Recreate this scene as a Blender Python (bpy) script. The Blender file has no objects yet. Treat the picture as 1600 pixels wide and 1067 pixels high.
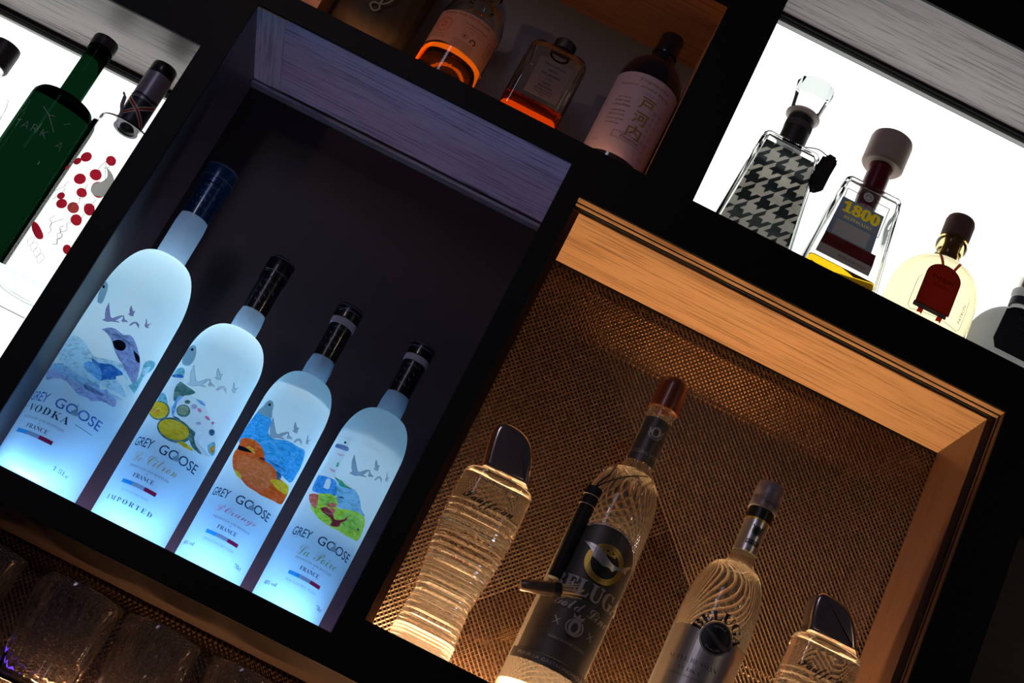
import bpy, bmesh, math, random
from mathutils import Vector, Matrix, geometry
random.seed(7)
S = bpy.context.scene
COL = S.collection
# ---------------------------------------------------------------- camera, world, added room-side lights, exposure
def set_camera():
    p, ya, ro, f = 0.3870, 0.0002, 0.4678, 2605.4
    fw = Vector((math.sin(ya)*math.cos(p), math.cos(ya)*math.cos(p), math.sin(p)))
    right = Vector((math.cos(ya), -math.sin(ya), 0)); up = right.cross(fw)
    r = right*math.cos(ro)+up*math.sin(ro); u = -right*math.sin(ro)+up*math.cos(ro)
    cd = bpy.data.cameras.new('camera'); c = bpy.data.objects.new('camera', cd); COL.objects.link(c)
    b = -fw
    c.matrix_world = Matrix(((r.x, u.x, b.x, 0.0532), (r.y, u.y, b.y, -1.6), (r.z, u.z, b.z, -0.4998), (0, 0, 0, 1)))
    cd.sensor_width = 36; cd.lens = f*36/1600; cd.clip_start = .01
    S.camera = c
set_camera()
S.view_settings.view_transform = 'Standard'; S.view_settings.look = 'None'
S.view_settings.exposure = 0; S.view_settings.gamma = 1
S.cycles.use_denoising = True
S.cycles.max_bounces = 14; S.cycles.transmission_bounces = 12; S.cycles.transparent_max_bounces = 12
S.cycles.diffuse_bounces = 5; S.cycles.glossy_bounces = 5
S.cycles.sample_clamp_indirect = 6; S.cycles.blur_glossy = 0.3
w = bpy.data.worlds.new('world'); S.world = w; w.use_nodes = True
w.node_tree.nodes['Background'].inputs[0].default_value = (.35, .33, .5, 1)
w.node_tree.nodes['Background'].inputs[1].default_value = .035
def lamp(name, kind, loc, target, energy, color, size=.2, sizey=None, spot=None, blend=.3):
    d = bpy.data.lights.new(name, kind); d.energy = energy; d.color = color
    if kind == 'AREA':
        d.shape = 'RECTANGLE'; d.size = size; d.size_y = sizey or size
    else: d.shadow_soft_size = size
    if kind == 'SPOT': d.spot_size = math.radians(spot); d.spot_blend = blend
    o = bpy.data.objects.new(name, d); COL.objects.link(o); o.location = loc
    o.rotation_euler = (Vector(target)-Vector(loc)).to_track_quat('-Z', 'Y').to_euler()
    return o
lamp('warm_front_spot', 'SPOT', (-1.25, -1.5, .25), (-.15, 0, .47), 13, (1, .62, .36), .03, spot=20, blend=.7)  # warm spot added out of view to light the whisky labels from front left
lamp('cool_fill', 'AREA', (-1.0, -2.2, 1.3), (.1, 0, .2), 4.0, (.72, .68, 1), .35, .9)  # unseen cool fill added for the labels and soft reflections

lamp('glint_point', 'POINT', (1.7, -1.5, .9), (0, 0, 0), 3.0, (1, .8, .6), .035); lamp('glint_point', 'POINT', (-.75, -1.5, .75), (0, 0, 0), 1.6, (1, .8, .62), .03)  # unseen points added to put glints on glass and caps
lamp('glint_point', 'POINT', (.1, -2.3, -.1), (0, 0, 0), 1.2, (1, .85, .7), .03)  # another added glint point, behind the camera

# ---------------------------------------------------------------- materials
M = {}
def pm(name, col, rough=.5, metal=0, spec=.5, trans=0, ior=1.45, emit=None, es=0, coat=0):
    m = bpy.data.materials.new(name); m.use_nodes = True; b = m.node_tree.nodes['Principled BSDF']
    b.inputs['Base Color'].default_value = (*col, 1); b.inputs['Roughness'].default_value = rough
    b.inputs['Metallic'].default_value = metal; b.inputs['Specular IOR Level'].default_value = spec
    b.inputs['Transmission Weight'].default_value = trans; b.inputs['IOR'].default_value = ior
    b.inputs['Coat Weight'].default_value = coat
    if emit: b.inputs['Emission Color'].default_value = (*emit, 1); b.inputs['Emission Strength'].default_value = es
    M[name] = m; return m
def glass(name, col=(1, 1, 1), ior=1.45, rough=0):
    m = bpy.data.materials.new(name); m.use_nodes = True; nt = m.node_tree; nt.nodes.clear()
    g = nt.nodes.new('ShaderNodeBsdfGlass'); o = nt.nodes.new('ShaderNodeOutputMaterial')
    g.inputs['Color'].default_value = (*col, 1); g.inputs['IOR'].default_value = ior; g.inputs['Roughness'].default_value = rough
    nt.links.new(g.outputs[0], o.inputs[0]); M[name] = m; return m
def hazy(name, col, ior, rough=0, haze=.1, hcol=(1, .98, .95)):
    """glass with translucent mixed in: a painted haze for the glow inside"""
    m = glass(name, col, ior, rough); nt = m.node_tree; g = nt.nodes['Glass BSDF']; o = nt.nodes['Material Output']
    a = nt.nodes.new('ShaderNodeBsdfTranslucent'); a.inputs[0].default_value = (*hcol, 1); x = nt.nodes.new('ShaderNodeMixShader'); x.inputs[0].default_value = haze
    nt.links.new(g.outputs[0], x.inputs[1]); nt.links.new(a.outputs[0], x.inputs[2]); nt.links.new(x.outputs[0], o.inputs[0]); return m
def tl(name, col, t=.6, gloss=0, glossr=.3, vary=0):
    """thin translucent print or frosted shell: scatters light to both sides"""
    m = bpy.data.materials.new(name); m.use_nodes = True; nt = m.node_tree; nt.nodes.clear()
    d = nt.nodes.new('ShaderNodeBsdfDiffuse'); a = nt.nodes.new('ShaderNodeBsdfTranslucent'); x = nt.nodes.new('ShaderNodeMixShader')
    o = nt.nodes.new('ShaderNodeOutputMaterial')
    d.inputs[0].default_value = (*col, 1); a.inputs[0].default_value = (*col, 1); x.inputs[0].default_value = t
    nt.links.new(d.outputs[0], x.inputs[1]); nt.links.new(a.outputs[0], x.inputs[2]); last = x
    if vary:      # uneven brushed paint
        tc = nt.nodes.new('ShaderNodeTexCoord'); mp = nt.nodes.new('ShaderNodeMapping'); mp.inputs['Scale'].default_value = (130, 130, 260); mp.inputs['Rotation'].default_value = (0, .5, 0)
        nz = nt.nodes.new('ShaderNodeTexNoise'); nz.inputs['Scale'].default_value = 1; nz.inputs['Detail'].default_value = 4; nz.inputs['Distortion'].default_value = 1.2
        cr = nt.nodes.new('ShaderNodeValToRGB'); e = cr.color_ramp.elements
        e[0].position = .36; e[0].color = (*[c*(1-vary) for c in col], 1); e[1].position = .66; e[1].color = (*[c+(1-c)*vary*.55 for c in col], 1)
        md = e.new(.5); md.color = (*col, 1)
        nt.links.new(tc.outputs['Object'], mp.inputs[0]); nt.links.new(mp.outputs[0], nz.inputs['Vector']); nt.links.new(nz.outputs[0], cr.inputs[0])
        nt.links.new(cr.outputs[0], d.inputs[0]); nt.links.new(cr.outputs[0], a.inputs[0])
    if gloss:
        g = nt.nodes.new('ShaderNodeBsdfGlossy'); g.inputs['Roughness'].default_value = glossr
        y = nt.nodes.new('ShaderNodeMixShader'); y.inputs[0].default_value = gloss
        nt.links.new(x.outputs[0], y.inputs[1]); nt.links.new(g.outputs[0], y.inputs[2]); last = y
    nt.links.new(last.outputs[0], o.inputs[0]); M[name] = m; return m
def emitter(name, col, s):
    m = bpy.data.materials.new(name); m.use_nodes = True; nt = m.node_tree; nt.nodes.clear()
    e = nt.nodes.new('ShaderNodeEmission'); o = nt.nodes.new('ShaderNodeOutputMaterial')
    e.inputs[0].default_value = (*col, 1); e.inputs[1].default_value = s
    nt.links.new(e.outputs[0], o.inputs[0]); M[name] = m; return m
def oak(name, c1, c2, axis='X', rough=.42, scale=1.0):
    """brushed oak veneer: fine streaks along one axis and short open pores"""
    m = pm(name, c1, rough); nt = m.node_tree; b = nt.nodes['Principled BSDF']
    tc = nt.nodes.new('ShaderNodeTexCoord'); mp = nt.nodes.new('ShaderNodeMapping')
    s = {'X': (22, 700, 700), 'Y': (700, 22, 700), 'Z': (700, 700, 22)}[axis]
    mp.inputs['Scale'].default_value = tuple(v*scale for v in s)
    n1 = nt.nodes.new('ShaderNodeTexNoise'); n1.inputs['Detail'].default_value = 4; n1.inputs['Roughness'].default_value = .62; n1.inputs['Scale'].default_value = 1
    mp2 = nt.nodes.new('ShaderNodeMapping'); mp2.inputs['Scale'].default_value = tuple(v*.35*scale for v in s)
    n2 = nt.nodes.new('ShaderNodeTexNoise'); n2.inputs['Scale'].default_value = 1; n2.inputs['Detail'].default_value = 3
    ad = nt.nodes.new('ShaderNodeMath'); ad.operation = 'ADD'
    cr = nt.nodes.new('ShaderNodeValToRGB')
    cr.color_ramp.elements[0].position = .78; cr.color_ramp.elements[0].color = (*c2, 1)
    cr.color_ramp.elements[1].position = 1.12; cr.color_ramp.elements[1].color = (*c1, 1)
    cr.color_ramp.elements[1].position = 1.0
    L = nt.links
    L.new(tc.outputs['Object'], mp.inputs[0]); L.new(mp.outputs[0], n1.inputs['Vector'])
    L.new(tc.outputs['Object'], mp2.inputs[0]); L.new(mp2.outputs[0], n2.inputs['Vector'])
    L.new(n1.outputs[0], ad.inputs[0]); L.new(n2.outputs[0], ad.inputs[1]); L.new(ad.outputs[0], cr.inputs[0])
    L.new(cr.outputs[0], b.inputs['Base Color'])
    bp = nt.nodes.new('ShaderNodeBump'); bp.inputs['Strength'].default_value = .25; bp.inputs['Distance'].default_value = .0006
    L.new(n1.outputs[0], bp.inputs['Height']); L.new(bp.outputs[0], b.inputs['Normal'])
    return m
pm('facade', (.0035, .0028, .0032), .55, spec=.25)
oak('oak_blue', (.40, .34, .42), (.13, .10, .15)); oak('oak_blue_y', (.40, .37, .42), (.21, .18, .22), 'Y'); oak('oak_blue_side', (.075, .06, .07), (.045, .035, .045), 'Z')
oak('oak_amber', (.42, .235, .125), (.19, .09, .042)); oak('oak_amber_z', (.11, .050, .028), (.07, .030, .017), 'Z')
oak('oak_grey', (.36, .325, .305), (.13, .115, .105)); oak('oak_dark', (.09, .055, .04), (.05, .03, .02)); oak('oak_mid', (.60, .29, .14), (.38, .17, .08))
oak('oak_low', (.030, .018, .012), (.018, .011, .007))
M['oak_low'].node_tree.nodes['Principled BSDF'].inputs['Roughness'].default_value = .8; M['oak_low'].node_tree.nodes['Principled BSDF'].inputs['Specular IOR Level'].default_value = .12
pm('groove', (.004, .003, .003), .8)
pm('smoked', (.030, .022, .028), .42, spec=.28); pm('grey_panel', (.15, .145, .175), .55)
pm('mirror', (.70, .60, .52), .03, 1); pm('brass_mesh', (.17, .098, .057), .45, .2); pm('dark_mesh', (.10, .065, .05), .5, .5)
pm('alu', (.55, .6, .7), .35, .9); pm('glass_edge', (.30, .33, .30), .4)
emitter('light_blue', (.50, .74, 1.0), 2.2); emitter('light_front', (.20, .48, 1.0), 58); emitter('fill_back', (.78, .62, 1.0), 75); emitter('light_lilac', (.62, .46, 1.0), 1.2); emitter('light_amber', (1, .60, .28), 4); emitter('light_amber_strip', (1, .66, .34), 230)
emitter('light_white', (1, 1, 1), 1.4); emitter('fill_mid_back', (1, .50, .18), .8); emitter('light_warm_low', (1, .56, .28), 95); emitter('light_mid', (1, .45, .16), 8)
emitter('light_violet', (.16, .05, 1), 2.0)
tl('frost', (.63, .89, 1.0), .42, .03, .35)
tl('frost_neck', (.50, .72, .92), .35, .03, .35)
tl('liquid_top', (.8, .92, 1), .6)
for k, c in dict(ice=(.66, .88, 1), stroke=(.45, .70, .92), mauve=(.58, .62, .88), slate=(.20, .26, .50), blue=(.04, .22, .62), azure=(.22, .55, .92),
                 white=(.95, .97, 1), wing=(.36, .40, .70), teal=(.25, .62, .72), pine=(.10, .24, .22), sage=(.40, .48, .32), navy=(.05, .16, .30), magenta=(.90, .20, .45),
                 lilac=(.68, .62, .86), yellow=(1, .62, .03), mustard=(1, .42, .03), sky=(.06, .50, .95), orange=(1, .15, .02), peach=(1, .23, .06),
                 sky2=(.34, .68, .95), rose=(.95, .55, .60), azure2=(.07, .42, .90), green=(.04, .45, .26), lime=(.62, .86, .08), lime2=(.45, .74, .10), coral=(.92, .20, .14),
                 crimson=(.45, .05, .07), haze=(.34, .47, .56)).items():
    tl('ink_'+k, c, .85, vary=0 if k in ('haze', 'white') else .16 if k in ('orange', 'peach', 'yellow') else .3)
tl('ink_ink', (.01, .015, .03), .2); tl('ink_text', (.02, .09, .18), .3); tl('ink_soft', (.28, .42, .55), .7); tl('ink_flagred', (.42, .02, .08), .6)
tl('ink_flagblue', (.05, .50, .88), .7); tl('ink_flaggrey', (.45, .50, .62), .7); tl('ink_gold', (.70, .55, .35), .7); tl('ink_pink', (.90, .35, .55), .7); tl('ink_olive', (.35, .50, .30), .7)
tl('ink_birdlite', (.72, .82, .90), .75); tl('ink_birdpurple', (.40, .36, .62), .7); tl('ink_birdgrey', (.42, .54, .68), .75); tl('ink_outline', (.12, .22, .32), .5)
pm('cap_black', (.006, .006, .010), .3, coat=.3); pm('cap_blue', (.004, .045, .16), .28, .3, coat=.4); pm('silver_ink', (.30, .36, .45), .4, .5); pm('cap_line', (.25, .33, .45), .4, .6)
tl('cap_white', (.75, .72, .82), .35)
# ---------------------------------------------------------------- helpers
def tag(o, label=None, cat=None, group=None, kind=None):
    if label: o['label'] = label
    if cat: o['category'] = cat
    if group: o['group'] = group
    if kind: o['kind'] = kind
    return o
def thing(name, loc, label, cat, group=None, rz=0):
    o = bpy.data.objects.new(name, None); o.empty_display_size = .02; COL.objects.link(o); o.location = loc; o.rotation_euler.z = rz
    return tag(o, label, cat, group)
def finish(name, bm, mat, parent=None, smooth=True, angle=32):
    me = bpy.data.meshes.new(name); bm.to_mesh(me); bm.free()
    for m in (mat if isinstance(mat, (list, tuple)) else [mat]): me.materials.append(M[m])
    if smooth:
        me.polygons.foreach_set('use_smooth', [True]*len(me.polygons)); me.set_sharp_from_angle(angle=math.radians(angle))
    o = bpy.data.objects.new(name, me); COL.objects.link(o)
    if parent: o.parent = parent
    return o
def box(bm, x0, x1, y0, y1, z0, z1):
    v = [bm.verts.new((x, y, z)) for x in (x0, x1) for y in (y0, y1) for z in (z0, z1)]
    for f in ((0, 1, 3, 2), (4, 6, 7, 5), (0, 4, 5, 1), (2, 3, 7, 6), (0, 2, 6, 4), (1, 5, 7, 3)): bm.faces.new([v[i] for i in f])
def boxes(name, L, mat, parent=None):
    bm = bmesh.new()
    for b in L: box(bm, *b)
    return finish(name, bm, mat, parent, smooth=False)
def lathe_bm(prof, n=72, cx=0, cy=0):
    bm = bmesh.new(); rings = []
    for r, z in prof:
        if r < 1e-6: rings.append([bm.verts.new((cx, cy, z))])
        else: rings.append([bm.verts.new((cx+r*math.cos(2*math.pi*i/n), cy+r*math.sin(2*math.pi*i/n), z)) for i in range(n)])
    for a, b in zip(rings, rings[1:]):
        for i in range(n):
            j = (i+1) % n
            if len(a) == 1 and len(b) == 1: break
            if len(a) == 1: bm.faces.new((a[0], b[j], b[i]))
            elif len(b) == 1: bm.faces.new((a[i], a[j], b[0]))
            else: bm.faces.new((a[i], a[j], b[j], b[i]))
    bmesh.ops.recalc_face_normals(bm, faces=bm.faces)
    return bm
def lathe(name, prof, mat, parent, n=72, angle=32): return finish(name, lathe_bm(prof, n), mat, parent, angle=angle)
def arc(r0, z0, r1, z1, n=10, kind='dome'):
    """quarter ellipse from (r0,z0) to (r1,z1): dome leaves r0 vertically, flare arrives vertically"""
    out = []
    for i in range(n+1):
        t = math.pi/2*i/n
        if kind == 'dome': out.append((r1+(r0-r1)*math.cos(t), z0+(z1-z0)*math.sin(t)))
        else: out.append((r0+(r1-r0)*math.sin(t), z1+(z0-z1)*math.cos(t)))
    return out
def rad(prof, z):
    best = prof[0][0]
    for (r0, z0), (r1, z1) in zip(prof, prof[1:]):
        if min(z0, z1) <= z <= max(z0, z1) and abs(z1-z0) > 1e-9: return r0+(r1-r0)*(z-z0)/(z1-z0)
    return prof[-1][0] if z > prof[-1][1] else best
def loft_bm(secs, nc=8, inner=None):
    """secs: (z, hx, hy, corner radius, x shift); closed skin; inner = list of sections for the hollow, walked back down"""
    bm = bmesh.new(); rings = []
    for s in list(secs)+list(inner or []):
        z, hx, hy, c = s[:4]; sx = s[4] if len(s) > 4 else 0; ring = []
        c = min(c, hx*.999, hy*.999)
        for q in range(4):
            ox, oy = ((hx-c), (hy-c)); ox *= (1, -1, -1, 1)[q]; oy *= (1, 1, -1, -1)[q]
            for k in range(nc+1):
                a = math.pi/2*(q+k/nc); ring.append(bm.verts.new((sx+ox+c*math.cos(a), oy+c*math.sin(a), z)))
        rings.append(ring)
    for a, b in zip(rings, rings[1:]):
        n = len(a)
        for i in range(n): bm.faces.new((a[i], a[(i+1) % n], b[(i+1) % n], b[i]))
    bm.faces.new(rings[0]); bm.faces.new(rings[-1])
    bmesh.ops.recalc_face_normals(bm, faces=bm.faces)
    return bm
def tube(name, pts, r, mat, parent=None, n=8):
    bm = bmesh.new(); P = [Vector(p) for p in pts]; rings = []
    for i, p in enumerate(P):
        t = (P[min(i+1, len(P)-1)]-P[max(i-1, 0)]).normalized(); a = t.cross(Vector((0, 0, 1)))
        if a.length < 1e-3: a = t.cross(Vector((1, 0, 0)))
        a.normalize(); b = t.cross(a); rr = r[i] if isinstance(r, (list, tuple)) else r
        rings.append([bm.verts.new(p+a*rr*math.cos(2*math.pi*k/n)+b*rr*math.sin(2*math.pi*k/n)) for k in range(n)])
    for a, b in zip(rings, rings[1:]):
        for i in range(n): bm.faces.new((a[i], a[(i+1) % n], b[(i+1) % n], b[i]))
    bm.faces.new(rings[0]); bm.faces.new(rings[-1]); bmesh.ops.recalc_face_normals(bm, faces=bm.faces)
    return finish(name, bm, mat, parent, angle=50)
def spline(P, n=8):
    out = []
    for i in range(len(P)-1):
        p0, p1, p2, p3 = (Vector(P[max(i-1, 0)]), Vector(P[i]), Vector(P[i+1]), Vector(P[min(i+2, len(P)-1)]))
        for k in range(n):
            t = k/n; out.append(.5*((2*p1)+(p2-p0)*t+(2*p0-5*p1+4*p2-p3)*t*t+(3*p1-p0-3*p2+p3)*t**3))
    out.append(Vector(P[-1])); return out
# ---------------------------------------------------------------- prints wrapped on a bottle
def cyl_surf(prof, R, dth=0):
    """u (mm) runs round the bottle, v (mm) up it"""
    def f(u, v, off):
        th = u/1000/R+dth; r = rad(prof, v/1000)+off
        return Vector((r*math.sin(th), -r*math.cos(th), v/1000))
    return f
def flat_surf(h0, h1, H):
    def f(u, v, off):
        z = v/1000; return Vector((u/1000, -(h0+(h1-h0)*z/H)-off, z))
    return f
ALPH = {}
def serif(s):
    return ''.join(chr(0x1D400+ord(c)-65) if 'A' <= c <= 'Z' else chr(0x1D41A+ord(c)-97) if 'a' <= c <= 'z' else chr(0x1D7CE+ord(c)-48) if '0' <= c <= '9' else c for c in s)
def script(s):
    return ''.join(chr(0x1D4D0+ord(c)-65) if 'A' <= c <= 'Z' else chr(0x1D4EA+ord(c)-97) if 'a' <= c <= 'z' else c for c in s)
def italic(s):
    return ''.join(chr(0x1D468+ord(c)-65) if 'A' <= c <= 'Z' else chr(0x1D482+ord(c)-97) if 'a' <= c <= 'z' else c for c in s)
def fraktur(s):
    return ''.join(chr(0x1D56C+ord(c)-65) if 'A' <= c <= 'Z' else chr(0x1D586+ord(c)-97) if 'a' <= c <= 'z' else c for c in s)
def text_mesh(body, weight=0, spacing=1):
    k = (body, weight, spacing)
    if k in ALPH: return ALPH[k]
    cu = bpy.data.curves.new('lettering', 'FONT'); cu.body = body; cu.resolution_u = 3; cu.offset = weight; cu.space_character = spacing
    o = bpy.data.objects.new('lettering', cu); COL.objects.link(o); bpy.context.view_layer.update()
    ev = o.evaluated_get(bpy.context.evaluated_depsgraph_get()); me = ev.to_mesh()
    vs = [(v.co.x, v.co.y) for v in me.vertices]; fs = [tuple(p.vertices) for p in me.polygons]
    ev.to_mesh_clear(); bpy.data.objects.remove(o); bpy.data.curves.remove(cu)
    ALPH[k] = (vs, fs); return vs, fs
class Print:
    def __init__(s, surf, step=3.0, flat=False): s.flat = [] if flat else None; s.surf = surf; s.bm = bmesh.new(); s.mats = []; s.step = step; s.layer = 0
    def _mi(s, m):
        if m not in s.mats: s.mats.append(m)
        return s.mats.index(m)
    def raw(s, vs, fs, mat, off=None):
        if s.flat is not None and off is None:
            s.flat.append((mat, vs, fs)); return
        if off is None: off = .00025+s.layer*.00004; s.layer += 1
        t = bmesh.new(); V = [t.verts.new((x, y, 0)) for x, y in vs]
        for f in fs:
            try: t.faces.new([V[i] for i in f])
            except ValueError: pass
        if s.step and vs:
            xs = [v[0] for v in vs]; x = math.floor(min(xs)/s.step)*s.step+s.step
            while x < max(xs):
                bmesh.ops.bisect_plane(t, geom=t.verts[:]+t.edges[:]+t.faces[:], plane_co=(x, 0, 0), plane_no=(1, 0, 0)); x += s.step
            ys = [v[1] for v in vs]; y = math.floor(min(ys)/8)*8+8
            while y < max(ys):
                bmesh.ops.bisect_plane(t, geom=t.verts[:]+t.edges[:]+t.faces[:], plane_co=(0, y, 0), plane_no=(0, 1, 0)); y += 8
        mi = s._mi(mat); mp = {}
        for v in t.verts: mp[v] = s.bm.verts.new(s.surf(v.co.x, v.co.y, off))
        for f in t.faces:
            try: g = s.bm.faces.new([mp[v] for v in f.verts]); g.material_index = mi
            except ValueError: pass
        t.free()
    def poly(s, pts, mat, smooth=0):
        if smooth:
            q = spline([(a, b, 0) for a, b in pts]+[(pts[0][0], pts[0][1], 0)], smooth)[:-1]; pts = [(v.x, v.y) for v in q]
        tri = geometry.tessellate_polygon([[Vector((a, b, 0)) for a, b in pts]])
        s.raw(pts, tri, mat)
    def art(s, L):
        for mat, pts, k in L: s.poly(pts, mat, k)
    def resolve(s):
        """one layer of ink: later shapes cover earlier ones, every spot carries one ink only"""
        vs = []; fs = []; ms = []
        for mat, V, F in s.flat:
            n = len(vs); vs += [Vector(p) for p in V]
            for f in F:
                P = [V[i] for i in f]; ar = sum(P[i-1][0]*P[i][1]-P[i][0]*P[i-1][1] for i in range(len(P)))
                if abs(ar) < 1e-5: continue
                f = [n+i for i in f]; fs.append(f if ar > 0 else f[::-1]); ms.append(mat)
        ov, oe, of, a1, a2, a3 = geometry.delaunay_2d_cdt(vs, [], fs, 1, 1e-4)
        by = {}; grid = {}
        for k, f in enumerate(fs):
            xs = [vs[i].x for i in f]; ys = [vs[i].y for i in f]
            for gx in range(math.floor(min(xs)/2), math.floor(max(xs)/2)+1):
                for gy in range(math.floor(min(ys)/2), math.floor(max(ys)/2)+1): grid.setdefault((gx, gy), []).append(k)
        def inside(x, y, f):
            c = False; n = len(f)
            for i in range(n):
                a, b = vs[f[i-1]], vs[f[i]]
                if (a.y > y) != (b.y > y) and x < (b.x-a.x)*(y-a.y)/(b.y-a.y)+a.x: c = not c
            return c
        for f in of:
            x = sum(ov[i].x for i in f)/len(f); y = sum(ov[i].y for i in f)/len(f)
            for k in reversed(grid.get((math.floor(x/2), math.floor(y/2)), [])):
                if inside(x, y, fs[k]): by.setdefault(ms[k], []).append(f); break
        vv = [(v.x, v.y) for v in ov]; s.flat = None
        for m, F in by.items():
            used = sorted({i for f in F for i in f}); mp = {i: k for k, i in enumerate(used)}
            s.raw([vv[i] for i in used], [[mp[i] for i in f] for f in F], m, .00026)
    def rect(s, u0, u1, v0, v1, mat): s.poly([(u0, v0), (u1, v0), (u1, v1), (u0, v1)], mat)
    def frame(s, u0, u1, v0, v1, t, mat):
        for r in ((u0, u1, v0, v0+t), (u0, u1, v1-t, v1), (u0, u0+t, v0, v1), (u1-t, u1, v0, v1)): s.rect(*r, mat)
    def ring(s, cx, cy, r0, r1, mat, n=28, a0=0, a1=360):
        vs = []; fs = []
        for i in range(n+1):
            a = math.radians(a0+(a1-a0)*i/n)
            vs += [(cx+r0*math.cos(a), cy+r0*math.sin(a)), (cx+r1*math.cos(a), cy+r1*math.sin(a))]
        for i in range(n): fs.append((2*i, 2*i+1, 2*i+3, 2*i+2))
        s.raw(vs, fs, mat)
    def disc(s, cx, cy, r, mat, n=28, ry=None):
        s.poly([(cx+r*math.cos(2*math.pi*i/n), cy+(ry or r)*math.sin(2*math.pi*i/n)) for i in range(n)], mat)
    def line(s, pts, wd, mat, smooth=0):
        P = spline([(a, b, 0) for a, b in pts], smooth) if smooth else [Vector((a, b, 0)) for a, b in pts]
        vs = []; fs = []
        for i, p in enumerate(P):
            t = (P[min(i+1, len(P)-1)]-P[max(i-1, 0)]); t = t.normalized() if t.length > 1e-9 else Vector((1, 0, 0)); n_ = Vector((-t.y, t.x, 0))*wd/2
            vs += [(p.x+n_.x, p.y+n_.y), (p.x-n_.x, p.y-n_.y)]
        for i in range(len(P)-1): fs.append((2*i, 2*i+1, 2*i+3, 2*i+2))
        s.raw(vs, fs, mat)
    def text(s, body, u, v, mat, h=None, w=None, weight=0, shear=0, xf=None, spacing=1, rot=0):
        """centred at (u,v) mm, cap height h, total width w"""
        vs, fs = text_mesh(body, weight, spacing)
        if not vs: return
        x0 = min(a for a, b in vs); x1 = max(a for a, b in vs); y0 = min(b for a, b in vs); y1 = max(b for a, b in vs)
        sy = h/(y1-y0) if h else None; sx = w/(x1-x0) if w else sy
        if sy is None: sy = sx
        out = []
        for a, b in vs:
            X = (a-(x0+x1)/2)*sx; Y = (b-(y0+y1)/2)*sy; X += Y*shear
            if xf: X, Y = xf(X, Y)
            if rot: c, q = math.cos(math.radians(rot)), math.sin(math.radians(rot)); X, Y = X*c-Y*q, X*q+Y*c
            out.append((u+X, v+Y))
        s.raw(out, fs, mat)
    def build(s, name, parent):
        if s.flat: s.resolve()
        bmesh.ops.recalc_face_normals(s.bm, faces=s.bm.faces)
        return finish(name, s.bm, s.mats, parent, smooth=False)
def arch(R, up=1):
    def f(X, Y):
        a = X/R; return ((R+Y*up)*math.sin(a), up*((R+Y*up)*math.cos(a)-R))
    return f
def panel_prism(name, pts, y0, y1, mat, parent, bev=0, segs=3, smooth=True):
    """outline in x,z extruded between y0 and y1 with rounded edges"""
    bm = bmesh.new(); a = [bm.verts.new((x, y0, z)) for x, z in pts]; b = [bm.verts.new((x, y1, z)) for x, z in pts]
    bm.faces.new(a); bm.faces.new(b)
    for i in range(len(a)): j = (i+1) % len(a); bm.faces.new((a[i], a[j], b[j], b[i]))
    bmesh.ops.recalc_face_normals(bm, faces=bm.faces)
    if bev: 
        ed = [e for e in bm.edges if abs(e.verts[0].co.y-e.verts[1].co.y) < 1e-7]
        bmesh.ops.bevel(bm, geom=ed, offset=bev, segments=segs, profile=.5, affect='EDGES')
    return finish(name, bm, mat, parent, smooth=smooth, angle=40)
# artwork outlines measured round each bottle: (ink, [(mm round the bottle, mm above its base)])
FLOCK = [('f',[(-21.8,181.5),(-20.8,173.8),(-17.2,166.2),(-14.5,162.8),(-17.0,159.8),(-13.3,159.7),(-10.0,160.0),(-5.9,162.5),(-1.2,163.8),(2.2,165.0),(-0.0,165.4),(-3.5,164.4),(-2.4,166.1),(0.3,171.1),(2.3,174.4),(-0.7,172.8),(-4.6,168.9),(-7.1,165.9),(-10.0,166.1),(-15.2,172.7)]),('f',[(1.6,174.0),(3.0,170.5),(2.9,167.5),(5.0,167.3),(6.9,168.8),(9.9,169.7),(7.2,170.7),(5.4,170.4),(3.5,172.2)]),('f',[(3.1,188.3),(4.1,183.4),(6.4,179.7),(4.9,178.0),(8.9,177.8),(11.3,179.0),(10.1,181.1),(9.9,185.4),(8.6,183.8),(8.7,182.5),(5.8,185.8)]),('f',[(12.5,167.5),(14.1,172.4),(17.6,175.1),(21.4,173.9),(23.1,170.0),(20.4,171.8),(17.2,173.3),(15.1,170.6),(14.2,168.3)]),('f',[(24.7,184.5),(27.1,179.1),(27.0,176.8),(29.6,175.6),(33.1,177.4),(30.7,178.5),(32.5,183.3),(30.6,180.6),(29.4,179.1),(27.1,182.0)])]
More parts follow.
